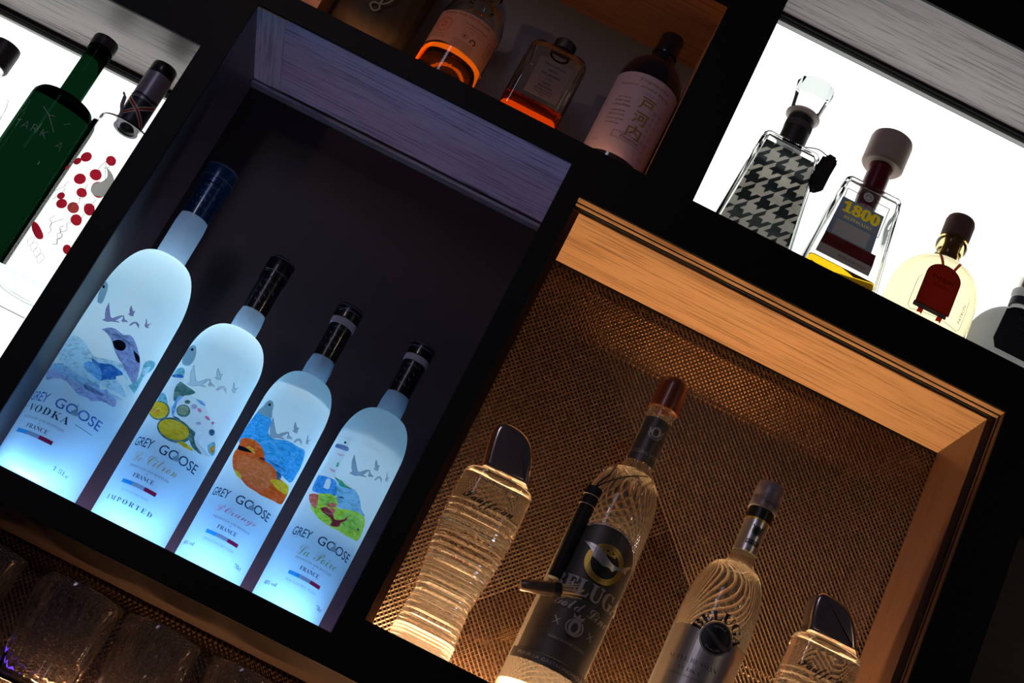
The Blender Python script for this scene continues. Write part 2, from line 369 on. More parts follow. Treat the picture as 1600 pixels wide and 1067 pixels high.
ART_SWAN = [('haze',[(-38.8,196.2),(-52.0,212.2),(-54.6,223.3),(-40.8,218.7),(-34.1,210.0),(-30.2,195.5)]),('ink',[(-44.1,215.8),(-43.4,214.9),(-43.2,214.2),(-43.5,213.8),(-44.4,213.7),(-45.8,213.9),(-47.6,214.5),(-49.5,215.5),(-51.4,216.6),(-52.9,217.7),(-53.3,218.4),(-52.5,218.7),(-50.8,218.6),(-48.9,218.2),(-46.9,217.5),(-45.3,216.6)]),('ice',[(-55.5,133.3),(-53.6,139.1),(-53.8,149.8),(-51.3,154.6),(-34.5,153.7),(-23.0,150.1),(-13.4,144.7),(-4.1,139.6),(8.1,142.8),(21.1,146.8),(28.6,144.5),(34.5,139.8),(44.3,131.6),(49.8,126.2),(35.9,117.7),(24.2,115.9),(9.0,113.3),(-6.6,114.8),(-30.5,120.9),(-46.9,127.1)]),('stroke',[(-53.5,120.5),(-30.5,120.9),(-14.8,116.9),(5.2,115.3),(23.9,116.4),(47.3,119.0),(26.8,111.9),(10.4,108.5),(-6.5,107.7),(-25.1,109.2),(-52.0,113.1)]),('mauve',[(-58.2,111.2),(-48.9,113.5),(-22.4,110.0),(-6.5,107.7),(8.8,109.0),(26.2,112.9),(38.9,113.9),(41.1,106.7),(25.8,104.1),(16.5,98.2),(11.7,99.4),(3.5,97.4),(-8.8,102.4),(-19.2,105.3),(-31.3,103.6),(-41.8,101.1)]),('slate',[(2.0,109.3),(13.1,110.9),(25.0,110.0),(16.8,106.9),(5.1,106.1)]),('blue',[(-5.6,137.4),(1.3,136.0),(3.9,136.1),(8.2,137.9),(13.6,140.4),(20.5,140.6),(29.7,139.5),(28.5,132.9),(22.7,127.7),(16.5,123.7),(14.1,120.8),(10.2,124.0),(1.0,127.2),(-2.2,132.7)]),('azure',[(-9.6,129.1),(-3.8,133.3),(6.4,131.8),(12.7,125.6),(13.1,120.1),(2.5,122.3),(-5.2,124.0)]),('white',[(25.0,133.5),(31.3,138.4),(38.1,136.3),(38.5,132.3),(50.6,126.6),(45.8,125.3),(36.9,128.4),(32.3,129.7),(26.9,130.5)]),('white',[(14.1,120.8),(18.1,117.6),(23.3,117.4),(19.8,113.7),(16.8,113.9)]),('white',[(23.3,117.4),(34.1,120.2),(49.0,122.1),(47.3,119.0),(36.3,117.3),(29.1,115.5)]),('wing',[(-12.8,168.2),(-6.6,173.2),(0.7,174.8),(9.5,173.4),(15.9,176.8),(23.9,173.3),(34.1,165.6),(40.6,159.7),(45.1,152.3),(49.8,140.6),(47.5,137.8),(33.7,142.1),(23.8,147.1),(15.9,150.6),(8.6,156.1),(2.2,162.5),(-5.8,167.0)]),('slate',[(-1.6,169.2),(5.2,171.5),(15.4,170.5),(25.4,168.5),(19.9,167.7),(11.3,168.0),(3.0,165.9)]),('ink',[(3.9,162.0),(8.0,166.6),(14.6,167.1),(18.1,163.6),(16.9,158.5),(9.6,156.7)]),('ink',[(25.3,166.3),(29.2,165.2),(36.1,164.0),(39.3,158.8),(33.4,159.3)]),('teal',[(42.6,133.4),(50.8,147.0),(45.7,161.4),(50.7,168.9),(62.7,172.4),(67.5,167.2),(56.7,154.7),(57.6,142.0),(56.8,132.9)]),('ice',[(48.1,154.2),(52.5,162.6),(59.9,165.1),(55.9,152.8)])]
ART_LEMON = [('haze',[(-50.2,201.1),(-45.0,204.0),(-34.4,202.2),(-26.3,191.4),(-26.7,179.6),(-39.9,180.7),(-50.8,191.6)]),('ink',[(-35.1,198.5),(-34.7,197.8),(-34.8,197.2),(-35.2,196.8),(-36.1,196.6),(-37.2,196.8),(-38.5,197.1),(-39.7,197.7),(-40.7,198.5),(-41.2,199.2),(-41.1,199.7),(-40.4,200.1),(-39.4,200.2),(-38.1,200.0),(-36.9,199.7),(-35.8,199.1)]),('teal',[(-46.1,168.7),(-45.6,174.5),(-33.2,175.8),(-26.5,169.5),(-29.9,166.7)]),('white',[(-47.0,164.4),(-28.7,167.6),(-22.9,161.6),(-26.1,149.3),(-20.9,139.1),(-21.8,133.2),(-33.2,143.9),(-50.5,147.8),(-50.0,156.1)]),('blue',[(-50.1,167.5),(-27.7,167.5),(-26.4,164.4),(-40.4,163.9)]),('pine',[(-26.0,160.2),(-14.1,157.2),(-4.1,154.4),(-12.1,146.5),(-19.5,138.1),(-25.0,145.3),(-28.1,153.3)]),('teal',[(-47.7,135.5),(-51.0,144.7),(-37.2,143.6),(-24.6,132.5),(-39.3,133.5)]),('white',[(-17.1,140.3),(-11.6,148.1),(-0.6,150.5),(8.6,148.6),(21.9,138.3),(33.7,131.5),(39.5,125.0),(22.9,122.0),(13.9,122.0),(4.3,122.0),(-9.0,126.5),(-17.5,128.8)]),('azure',[(-18.2,130.0),(-18.6,142.7),(-13.2,146.1),(-15.7,138.0),(-12.5,127.8),(-12.1,122.3)]),('azure',[(-1.1,148.8),(6.3,150.1),(11.3,147.4),(5.5,146.7)]),('pine',[(0.6,135.5),(1.4,133.1),(1.1,130.5),(-0.2,128.2),(-2.3,126.6),(-4.8,125.9),(-7.6,126.2),(-10.0,127.5),(-11.8,129.5),(-12.7,132.0),(-12.4,134.5),(-11.0,136.7),(-8.8,138.2),(-6.1,138.9),(-3.4,138.6),(-1.0,137.4)]),('sage',[(-1.0,135.3),(-0.5,133.5),(-0.8,131.6),(-1.8,129.9),(-3.4,128.7),(-5.4,128.1),(-7.5,128.3),(-9.4,129.2),(-10.7,130.7),(-11.3,132.5),(-11.0,134.4),(-9.9,136.0),(-8.2,137.2),(-6.1,137.8),(-4.1,137.6),(-2.3,136.7)]),('magenta',[(10.7,139.6),(10.3,139.1),(9.6,138.7),(8.7,138.7),(7.7,138.9),(6.8,139.4),(6.1,140.1),(5.8,140.8),(5.8,141.5),(6.2,142.0),(6.9,142.3),(7.8,142.4),(8.8,142.2),(9.7,141.7),(10.4,141.0),(10.7,140.3)]),('lilac',[(4.5,142.6),(4.8,141.6),(4.6,140.5),(4.1,139.5),(3.1,138.7),(2.0,138.3),(0.9,138.4),(-0.2,138.8),(-0.9,139.7),(-1.2,140.7),(-1.0,141.8),(-0.4,142.8),(0.5,143.5),(1.6,143.9),(2.8,143.9),(3.8,143.4)]),('magenta',[(22.2,137.7),(21.8,137.1),(21.0,136.7),(20.0,136.5),(18.8,136.5),(17.6,136.7),(16.7,137.2),(16.1,137.7),(16.0,138.3),(16.3,138.8),(17.0,139.2),(18.1,139.4),(19.3,139.4),(20.4,139.2),(21.4,138.8),(22.0,138.2)]),('lilac',[(16.1,129.7),(16.3,129.1),(16.0,128.3),(15.5,127.5),(14.6,126.8),(13.7,126.4),(12.8,126.3),(12.0,126.4),(11.5,126.9),(11.4,127.6),(11.6,128.3),(12.1,129.1),(13.0,129.8),(13.9,130.2),(14.8,130.3),(15.6,130.2)]),('magenta',[(28.6,138.0),(28.7,137.5),(28.6,136.9),(28.3,136.3),(27.7,135.8),(27.0,135.5),(26.3,135.4),(25.6,135.5),(25.2,135.9),(25.0,136.5),(25.1,137.1),(25.5,137.7),(26.0,138.2),(26.7,138.5),(27.5,138.6),(28.1,138.4)]),('pine',[(-3.8,143.8),(-3.7,143.1),(-3.9,142.2),(-4.5,141.4),(-5.4,140.8),(-6.5,140.5),(-7.5,140.5),(-8.4,140.8),(-9.0,141.4),(-9.2,142.2),(-9.0,143.0),(-8.3,143.8),(-7.4,144.4),(-6.3,144.7),(-5.3,144.7),(-4.4,144.4)]),('navy',[(34.7,130.7),(35.3,129.6),(35.2,128.3),(34.6,127.1),(33.4,126.1),(32.0,125.6),(30.5,125.5),(29.2,125.9),(28.3,126.8),(27.8,127.9),(27.8,129.2),(28.4,130.4),(29.5,131.3),(30.8,131.9),(32.3,132.0),(33.7,131.6)]),('navy',[(-12.8,123.4),(-6.0,123.6),(3.9,120.3),(15.7,118.9),(18.3,112.1),(33.5,104.6),(25.2,103.7),(14.7,108.4),(8.9,116.2),(-5.2,119.8)]),('pine',[(9.3,117.8),(15.7,118.9),(18.3,112.1),(33.5,104.6),(25.2,103.7),(17.6,106.0)]),('pine',[(14.3,112.6),(13.5,107.9),(10.2,103.5),(4.9,100.2),(-1.7,98.6),(-8.8,99.2),(-15.5,101.7),(-20.9,105.8),(-23.5,110.6),(-22.6,115.2),(-18.4,118.9),(-12.2,121.4),(-5.1,122.5),(1.9,122.1),(7.9,120.2),(12.3,116.9)]),('yellow',[(11.3,112.9),(10.7,109.0),(8.0,105.3),(3.3,102.5),(-2.4,101.0),(-8.7,101.2),(-14.6,103.1),(-19.2,106.3),(-21.6,110.1),(-20.9,113.9),(-17.4,117.1),(-12.1,119.3),(-5.9,120.4),(0.2,120.3),(5.6,118.9),(9.5,116.4)]),('pine',[(-18.4,127.4),(-17.0,123.5),(-17.5,119.7),(-19.8,116.5),(-23.8,114.5),(-29.4,114.1),(-36.6,115.8),(-46.3,119.7),(-49.4,123.4),(-54.1,128.3),(-50.4,131.3),(-50.6,135.0),(-41.1,135.3),(-32.9,134.7),(-26.4,133.3),(-21.6,130.8)]),('yellow',[(-20.5,127.1),(-19.3,123.7),(-19.7,120.4),(-21.9,117.6),(-25.6,115.9),(-30.8,115.7),(-37.5,117.2),(-46.3,120.7),(-51.5,124.5),(-49.8,127.4),(-51.8,131.3),(-54.6,135.2),(-41.4,134.3),(-33.8,133.7),(-27.9,132.4),(-23.5,130.1)]),('mustard',[(-28.8,123.2),(-28.9,122.3),(-29.9,121.5),(-32.0,121.0),(-34.9,120.9),(-38.4,121.2),(-42.3,122.1),(-46.3,123.4),(-49.1,124.8),(-49.0,125.7),(-45.9,125.9),(-41.9,125.9),(-38.0,125.8),(-34.5,125.4),(-31.7,124.9),(-29.8,124.1)]),('yellow',[(3.7,101.3),(10.1,104.3),(20.5,103.6),(22.7,101.5),(12.6,99.9)]),('white',[(18.2,114.8),(22.9,122.0),(39.5,125.0),(40.5,122.7),(24.4,115.9),(25.9,111.2),(46.4,108.9),(34.9,105.4),(22.0,108.7)]),('teal',[(34.9,115.2),(41.3,123.2),(53.1,113.5),(41.5,110.6)]),('mustard',[(38.6,116.0),(43.3,120.1),(49.0,114.5),(43.6,112.4)])]
ART_ORANGE = [('sky',[(-39.2,172.3),(-14.8,168.2),(-10.6,155.0),(-2.8,149.6),(11.5,155.1),(25.5,156.1),(36.5,157.4),(43.0,145.4),(43.8,135.6),(38.7,121.6),(0.1,125.7),(-45.9,138.3),(-44.5,159.2)]),('haze',[(-33.8,179.4),(-31.6,186.0),(-26.5,187.2),(-20.8,183.8),(-17.7,175.6),(-15.6,168.5),(-39.2,172.3)]),('ink',[(-23.8,182.5),(-23.6,181.9),(-23.6,181.3),(-23.9,180.9),(-24.5,180.7),(-25.2,180.7),(-25.9,180.9),(-26.6,181.3),(-27.2,181.9),(-27.5,182.5),(-27.4,183.1),(-27.1,183.5),(-26.5,183.7),(-25.8,183.7),(-25.0,183.5),(-24.3,183.0)]),('orange',[(-41.2,140.7),(-29.3,141.5),(-18.2,140.7),(-8.2,136.8),(-1.5,129.9),(0.1,125.7),(7.9,125.0),(15.9,122.3),(20.3,117.4),(29.8,118.0),(44.3,115.4),(47.4,110.5),(45.7,99.6),(26.2,95.2),(15.6,93.3),(7.7,93.6),(-2.4,94.4),(-10.5,98.1),(-20.1,102.2),(-29.6,110.3),(-38.6,122.6),(-37.1,130.2)]),('peach',[(-30.4,120.3),(-8.1,123.0),(7.0,122.0),(16.2,114.9),(17.7,103.3),(5.6,97.4),(-7.5,99.4),(-21.0,107.0)]),('yellow',[(14.6,110.8),(21.5,115.6),(38.0,118.7),(45.6,114.8),(43.5,110.0),(27.1,107.6)]),('yellow',[(-23.5,105.1),(-18.2,104.7),(-12.5,101.6),(-11.3,98.4),(-17.7,100.4)]),('mustard',[(-25.2,131.3),(-20.8,133.6),(-13.2,131.0),(-11.9,127.7),(-19.3,129.0)]),('ink',[(-38.0,132.1),(-26.6,131.1),(-14.6,127.9),(-23.5,126.6),(-34.7,127.7)]),('navy',[(15.9,122.3),(23.2,122.3),(24.8,117.6),(20.9,116.5)]),('blue',[(1.5,127.7),(13.6,128.4),(26.7,128.8),(15.0,126.1)]),('crimson',[(-6.0,125.8),(-0.9,127.7),(1.3,125.7),(-3.0,124.8)])]
ART_PEAR = [('sky2',[(6.4,141.1),(14.5,137.0),(23.5,127.3),(32.0,123.4),(1.2,116.9),(-5.8,125.9),(-10.6,136.3),(-5.7,139.8)]),('white',[(-43.5,188.2),(-35.0,189.8),(-26.0,188.9),(-20.9,179.1),(-39.0,180.1)]),('slate',[(-39.0,180.1),(-20.6,178.6),(-19.2,173.8),(-38.7,176.2)]),('ink',[(-25.2,182.8),(-25.0,182.3),(-25.0,181.8),(-25.3,181.4),(-25.7,181.2),(-26.3,181.2),(-26.9,181.4),(-27.5,181.8),(-28.0,182.3),(-28.2,182.9),(-28.2,183.4),(-27.9,183.8),(-27.5,184.0),(-26.9,184.0),(-26.2,183.7),(-25.7,183.3)]),('white',[(-43.9,175.2),(-20.7,172.7),(-19.0,164.9),(-19.9,157.0),(-19.6,149.5),(-16.6,141.6),(-39.9,142.8),(-39.2,149.2),(-35.5,156.9)]),('rose',[(-29.8,151.7),(-20.3,150.5),(-21.7,148.2)]),('rose',[(-30.2,168.9),(-20.0,169.1),(-22.9,167.0)]),('azure2',[(-40.4,142.2),(-16.3,141.0),(-10.6,136.3),(-6.9,127.9),(-10.8,123.7),(-35.6,123.9),(-40.6,136.5)]),('white',[(-23.2,129.5),(-24.8,139.2),(-19.3,139.4),(-16.8,130.2)]),('green',[(-18.3,144.8),(-12.3,143.1),(-6.2,143.3),(6.0,140.8),(-5.6,137.3),(-12.3,140.7)]),('green',[(-23.0,158.7),(-20.9,159.9),(-19.3,155.9),(-21.3,154.7)]),('white',[(-8.7,143.4),(0.1,142.6),(6.7,140.6),(-2.3,140.2)]),('lime',[(-26.8,121.2),(-15.3,125.1),(-6.8,125.4),(-1.3,120.6),(0.7,115.4),(12.1,119.9),(24.7,123.0),(33.5,121.7),(38.7,115.6),(41.1,100.6),(23.5,96.3),(12.3,95.9),(0.2,95.4),(-13.7,98.9),(-27.7,108.5)]),('lime2',[(7.0,112.7),(15.4,118.8),(28.0,118.6),(33.7,111.8),(25.2,103.4),(14.2,102.0)]),('lime2',[(-22.8,119.6),(-10.8,123.7),(-4.2,120.4),(-13.6,112.6)]),('coral',[(-38.3,120.0),(-26.1,121.3),(-21.5,114.9),(-19.1,106.3),(-26.3,108.8),(-33.3,114.0)]),('coral',[(-11.5,113.4),(-7.6,117.6),(-2.3,118.9),(-1.7,115.4),(-7.5,112.7)]),('crimson',[(-15.1,108.3),(-9.5,111.8),(-0.6,108.6),(2.9,104.2),(9.6,105.5),(10.2,99.7),(2.1,96.4),(1.5,102.2),(-9.8,105.4)]),('coral',[(-7.9,111.2),(-0.7,113.5),(-0.6,108.6)]),('crimson',[(3.9,102.3),(12.0,109.4),(12.8,113.8),(14.3,108.8),(6.8,101.4)]),('navy',[(34.5,109.4),(34.4,109.0),(33.9,108.6),(33.2,108.2),(32.3,107.9),(31.5,107.7),(30.7,107.7),(30.2,107.9),(30.0,108.2),(30.1,108.5),(30.5,108.9),(31.2,109.3),(32.0,109.6),(32.9,109.8),(33.7,109.8),(34.3,109.7)]),('navy',[(-4.3,125.3),(-1.0,128.3),(2.4,127.5),(-1.2,126.3)])]# ---------------------------------------------------------------- the setting: black wall with openings
FT = .004
OPEN = dict(blue=(-.3574, .0244, -.2002, .3714), amber=(.0481, .5633, -.1744, .339), ur=(.1605, .78, .3966, .7767), mid=(-.36, .1016, .399, .645),
            ul=(-.80, -.3859, -.2002, .2953), low=(-.80, .60, -.60, -.2314), right=(.622, .90, -.16, .34))
def wall():
    X = sorted({-1.2, 1.2}.union(*[{o[0], o[1]} for o in OPEN.values()])); Zs = sorted({-.9, 1.1}.union(*[{o[2], o[3]} for o in OPEN.values()]))
    bm = bmesh.new(); V = {}
    def v(x, y, z):
        k = (x, y, z)
        if k not in V: V[k] = bm.verts.new(k)
        return V[k]
    solid = {}
    for i in range(len(X)-1):
        for j in range(len(Zs)-1):
            mx = (X[i]+X[i+1])/2; mz = (Zs[j]+Zs[j+1])/2
            solid[i, j] = not any(o[0] < mx < o[1] and o[2] < mz < o[3] for o in OPEN.values())
    for (i, j), s in solid.items():
        if not s: continue
        for y in (0, FT): bm.faces.new([v(X[i], y, Zs[j]), v(X[i+1], y, Zs[j]), v(X[i+1], y, Zs[j+1]), v(X[i], y, Zs[j+1])])
        for di, dj, a, b in ((-1, 0, (i, j), (i, j+1)), (1, 0, (i+1, j), (i+1, j+1)), (0, -1, (i, j), (i+1, j)), (0, 1, (i, j+1), (i+1, j+1))):
            if not solid.get((i+di, j+dj), False):
                p, q = (X[a[0]], Zs[a[1]]), (X[b[0]], Zs[b[1]])
                bm.faces.new([v(p[0], 0, p[1]), v(q[0], 0, q[1]), v(q[0], FT, q[1]), v(p[0], FT, p[1])])
    bmesh.ops.recalc_face_normals(bm, faces=bm.faces)
    o = finish('wall_back', bm, 'facade', smooth=False); tag(o, 'matte black board wall with square display openings behind the bar', 'wall', kind='structure')
wall()
T = .008
def niche(key, d, label, mats, cat='display niche', floor='light_panel'):
    """open box behind an opening: ceiling, floor, two sides and back, all 8 mm board"""
    x0, x1, z0, z1 = OPEN[key]; t = thing('display_niche', ((x0+x1)/2, FT, z0), label, cat)
    cx = (x0+x1)/2; a, b, h = x0-cx, x1-cx, z1-z0
    boxes('ceiling_panel', [(a-T, b+T, 0, d, h, h+T)], mats['top'], t)
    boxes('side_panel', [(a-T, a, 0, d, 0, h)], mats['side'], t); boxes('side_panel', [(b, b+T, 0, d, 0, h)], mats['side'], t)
    boxes('back_panel', [(a-T, b+T, d, d+T, -T, h+T)], mats['back'], t)
    boxes('floor_panel', [(a-T, b+T, 0, d, -T, 0)], mats['floor'], t)
    return t, a, b, h
def wire_mesh(name, x0, x1, z0, z1, y, px, pz, wd, mat, parent):
    """expanded metal sheet: two families of slanted strands"""
    bm = bmesh.new(); kx, kz = 1/px, 1/pz
    for sgn in (1, -1):
        c0 = x0*kx+min(sgn*z0*kz, sgn*z1*kz); c1 = x1*kx+max(sgn*z0*kz, sgn*z1*kz); k = math.ceil(c0)
        while k < c1:
            pts = []
            for z in (z0, z1):
                x = (k-sgn*z*kz)/kx
                if x0 <= x <= x1: pts.append((x, z))
            for x in (x0, x1):
                z = (k-x*kx)/(sgn*kz)
                if z0 < z < z1: pts.append((x, z))
            if len(pts) >= 2:
                p, q = Vector((pts[0][0], 0, pts[0][1])), Vector((pts[1][0], 0, pts[1][1])); d = (q-p)
                if d.length > .003:
                    n = Vector((d.z, 0, -d.x)).normalized()*wd/2; yy = y+(0 if sgn > 0 else .0006); vs = []
                    for e in (p, q):
                        for s1, s2 in ((-1, -.0005), (1, -.0005), (1, .0005), (-1, .0005)): vs.append(bm.verts.new((e.x+n.x*s1, yy+s2+(.0006*s1*sgn), e.z+n.z*s1)))
                    for i in range(4): bm.faces.new((vs[i], vs[(i+1) % 4], vs[4+(i+1) % 4], vs[4+i]))
            k += 1
    bmesh.ops.recalc_face_normals(bm, faces=bm.faces)
    return finish(name, bm, mat, parent, smooth=False)
# blue-lit niche
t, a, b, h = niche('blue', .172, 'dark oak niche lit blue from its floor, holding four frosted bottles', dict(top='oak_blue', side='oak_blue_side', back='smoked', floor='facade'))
boxes('cross_grain_strip', [(a, a+.0335, .0, .168, h-.0016, h)], 'oak_blue_y', t)
boxes('light_panel', [(a+.001, b-.001, .0095, .060, .0001, .0006)], 'light_blue', t); boxes('light_panel', [(a+.001, b-.001, .062, .144, .0001, .0006)], 'light_lilac', t)
boxes('light_strip', [(a+.001, b-.001, .002, .0070, .0001, .0004)], 'light_front', t); boxes('light_strip', [(a+.001, b-.001, .1460, .1500, .0008, .0014)], 'fill_back', t)  # rear strip added to make the lower back panel glow lavender
boxes('edge_profile', [(a, b, .160, .172, h-.0075, h-.0035)], 'alu', t)
# amber-lit niche
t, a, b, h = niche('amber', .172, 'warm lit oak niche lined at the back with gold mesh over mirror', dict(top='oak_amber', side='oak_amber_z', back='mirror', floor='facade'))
boxes('light_panel', [(a+.0085, b-.0085, .006, .138, .0002, .0016)], 'light_amber', t); boxes('light_strip', [(a+.0085, b-.0085, .143, .154, .0002, .003)], 'light_amber_strip', t)
IN = .0078; IZ = .0041
tr = boxes('inner_ceiling', [(a, b, .0245, .158, h-IZ, h)], 'oak_amber', t)
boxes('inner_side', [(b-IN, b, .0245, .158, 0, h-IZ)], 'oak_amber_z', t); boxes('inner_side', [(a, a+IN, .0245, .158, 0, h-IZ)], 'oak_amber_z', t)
boxes('shadow_groove', [(a, b, .0205, .0245, h-.0012, h), (b-.0012, b, .0205, .0245, 0, h), (a, b, .0105, .0120, h-.0010, h), (b-.0010, b, .0105, .0120, 0, h), (a, b, .158, .1585, h-.007, h)], 'groove', t)
wire_mesh('wire_mesh', a+.001, b-.001, 0.001, h-.001, .1605, .0062, .0066, .0016, 'brass_mesh', t)
# white back-lit niche, upper right
t, a, b, h = niche('ur', .162, 'grey oak niche with glowing white back at the upper right', dict(top='oak_grey', side='oak_dark', back='facade', floor='oak_dark'))
boxes('light_panel', [(a+.001, b-.001, .1545, .1600, .001, h-.0095)], 'light_white', t)
boxes('glass_edge', [(a, b, .146, .1535, h-.0095, h-.0045)], 'glass_edge', t); boxes('shadow_gap', [(a, b, .140, .162, h-.0045, h-.0005)], 'groove', t)
# white back-lit niche, left
t, a, b, h = niche('ul', .150, 'grey oak niche with glowing white back at the far left', dict(top='oak_grey', side='oak_dark', back='facade', floor='oak_dark'))
boxes('light_panel', [(a+.001, b-.001, .1440, .1490, .001, h-.0095)], 'light_white', t)
boxes('glass_edge', [(a, b, .138, .1435, h-.0095, h-.005)], 'glass_edge', t); boxes('shadow_gap', [(a, b, .133, .149, h-.005, h-.0005)], 'groove', t)
glass('shelf_glass', (.95, 1, .975), 1.5)
s = boxes('glass_shelf', [(-.797, -.3869, .010, .136, -.0235, -.0172)], 'shelf_glass'); tag(s, 'clear green-edged glass shelf across the left white-lit niche', 'shelf')
# upper middle niche
t, a, b, h = niche('mid', .146, 'upper middle oak niche with plain grey back holding whisky bottles', dict(top='oak_mid', side='oak_mid', back='grey_panel', floor='oak_dark'))
boxes('light_strip', [(a+.01, b-.03, .004, .0085, .0001, .0024)], 'light_mid', t); boxes('light_strip', [(a+.06, b-.08, .120, .130, .0001, .0040)], 'fill_mid_back', t)  # rear strip added so orange refracts through the whisky
# lower niche with the tumblers
t, a, b, h = niche('low', .150, 'dark lower niche with wire mesh behind the cut glass tumblers', dict(top='oak_low', side='oak_dark', back='mirror', floor='oak_dark'))
wire_mesh('wire_mesh', a+.001, b-.001, .10, h-.001, .134, .0062, .0066, .0013, 'dark_mesh', t)
LZ = -.382
s = boxes('tumbler_shelf', [(-.798, .598, FT+.002, .130, LZ-.008, LZ)], 'oak_low'); tag(s, 'narrow dark wooden shelf carrying the cut glass tumblers', 'shelf')
boxes('light_strip', [(-.22, .50, .120, .127, LZ+.0003, LZ+.003)], 'light_warm_low', s); boxes('violet_light_strip', [(-.42, -.24, .110, .117, LZ+.0003, LZ+.003)], 'light_violet', s)
# right dark niche
t, a, b, h = niche('right', .150, 'unlit dark niche at the far right edge', dict(top='oak_dark', side='oak_dark', back='oak_dark', floor='oak_dark'))
# ---------------------------------------------------------------- frosted bottles in the blue niche
BY = .06
FB = OPEN['blue'][2]+.0018
def frosted(cx, R, zA, zB, rn, zn, rn2, zs, zc, H, rc, label, cap, ring, art, fl, ftone, G, rest, neck='frost_neck', liq=None, watts=1):
    t = thing('frosted_bottle', (cx, BY, FB), label, 'bottle', 'frosted bottles in the blue niche')
    prof = [(R*.80, .0012), (R*.95, .0025), (R, .008), (R, .06), (R*.995, zA*.8), (R*.975, zA)]+arc(R*.975, zA, rn+.0012, zB, 14)[1:]
    n1 = [(rn+.0012, zB), (rn, zB+.0035), (rn, zn-.01), (rn2, zn+.004)]
    lathe('glass_body', prof, 'frost', t, 96); lathe('neck', n1, neck, t)
    if liq: lathe('liquid_surface', [(0, liq), (rad(prof, liq)-.002, liq)], 'liquid_top', t)
    sl = [(rn2, zn), (rn2+.0003, zn), (rn2+.0004, zs), (rn2-.0005, zs+.0005)]
    lathe('neck_sleeve', sl, cap, t)
    if ring: lathe('closure_ring', [(rn2-.001, zs), (rn2+.0016, zs+.0006), (rn2+.0017, zc-.0006), (rn2-.001, zc)], 'cap_white', t)
    c = lathe('cap', [(rn2-.001, zc), (rc, zc+.0004), (rc, zc+.0055), (rc-.0004, zc+.006), (rc-.0004, zc+.0066), (rc, zc+.007), (rc, H-.0016), (rc-.0005, H-.0008), (rc-.0016, H), (0, H-.0002)], cap, t)
    lathe('cap_line', [(rc+.00005, H-.0030), (rc+.00025, H-.0026), (rc+.00005, H-.0022)], 'cap_line', c); lathe('cap_line', [(rc+.00005, zc+.0086), (rc+.00025, zc+.009), (rc+.00005, zc+.0094)], 'cap_line', c)
    # printed artwork, flock of birds and lettering
    p = Print(cyl_surf(prof, R), flat=True)
    sc, du, dv = fl; birds = [[(u*sc+du, (v-175)*sc+dv) for u, v in pts] for m, pts in FLOCK]
    p.art([('ink_'+m, pts, 3) for m, pts in art]+[(ftone, q, 0) for q in birds])
    for q in birds: p.line(q+[q[0]], .35, 'ink_outline')
    rest(p); p.build('label_print', t)
    # small flock repeated on the neck sleeve
    q = Print(cyl_surf(sl, rn2), 2)
    for row in range(3):
        for k in range(4 if row != 1 else 3):
            u = -9+row*1.5+k*5.2; v = (zn+zs)*500-7+row*7.5-k*.9
            q.line([(u-1.4, v+2), (u-.4, v-.6), (u+1.5, v-1.1)], .42, 'silver_ink'); q.line([(u-.4, v-.6), (u+.6, v+.8)], .35, 'silver_ink')
    q.text('GREY GOOSE', 1, zs*1000-5, 'silver_ink', h=1.7, weight=-.01); q.build('sleeve_print', t)
    # unseen spot added inside the bottle so its shell and shoulder glow
    l = lamp('bottle_glow_spot', 'SPOT', (cx, BY, FB+.004), (cx, BY, 1), watts, (1, .94, .93), R*.5, spot=44, blend=.9)
    return t
def name_text(p, u, v, s, col='ink_text', w=78):
    p.text('GREY', u-w*.33, v, col, h=9.2*s, w=w*.30, weight=.004); p.text('GOOSE', u+w*.19, v, col, h=9.2*s, w=w*.55, weight=.004)
    # the goose taking off between the two Os
    p.poly([(u+w*.13, v+7.5*s), (u+w*.155, v+1*s), (u+w*.20, v-2*s), (u+w*.17, v-4*s), (u+w*.12, v-4.5*s), (u+w*.10, v-2*s), (u+w*.135, v+1*s)], 'ink_haze')
def flag(p, u, v, w, h):
    p.rect(u-w/2, u-w/6, v-h/2, v+h/2, 'ink_flagblue'); p.rect(u-w/6, u+w/6, v-h/2, v+h/2, 'ink_flaggrey'); p.rect(u+w/6, u+w/2, v-h/2, v+h/2, 'ink_flagred')
def rest1(p):
    name_text(p, -5, 82, 1.15, 'ink_blue', 96)
    p.text(serif('VODKA'), -16, 69, 'ink_text', h=8, w=50, weight=-.004, spacing=1.2); p.line([(15, 70), (36, 70)], .5, 'ink_text'); p.line([(-58, 70), (-46, 70)], .5, 'ink_text')
    p.text(serif('DISTILLED AND BOTTLED'), -16, 58.5, 'ink_soft', h=2.6, w=50); p.text(serif('IN'), -16, 54.5, 'ink_soft', h=1.5); p.text(serif('FRANCE'), -16, 50, 'ink_text', h=4.6, w=26, weight=-.006)
    flag(p, -16, 42.5, 44, 4.2); p.text(serif('1.5Le'), 28, 23, 'ink_soft', h=4.6, w=19, weight=-.006)
def rest2(p):
    name_text(p, 0, 88, 1.1, w=83)
    p.text(script('Le Citron'), -4, 73, 'ink_gold', h=10.5, w=50, weight=-.008, rot=2)
    p.text(serif('PRODUCED AND BOTTLED'), -5, 62, 'ink_soft', h=2.4, w=45); p.text(serif('IN'), -5, 58.5, 'ink_soft', h=1.4); p.text(serif('FRANCE'), -6, 53.5, 'ink_text', h=4.4, w=23, weight=-.006)
    flag(p, -6.5, 44.5, 39, 4); p.text('LEMON FLAVORED VODKA', -6, 36, 'ink_soft', h=2, w=30, weight=-.01); p.text(serif('IMPORTED'), -6.5, 25, 'ink_text', h=5, w=52, weight=-.008, spacing=1.5)
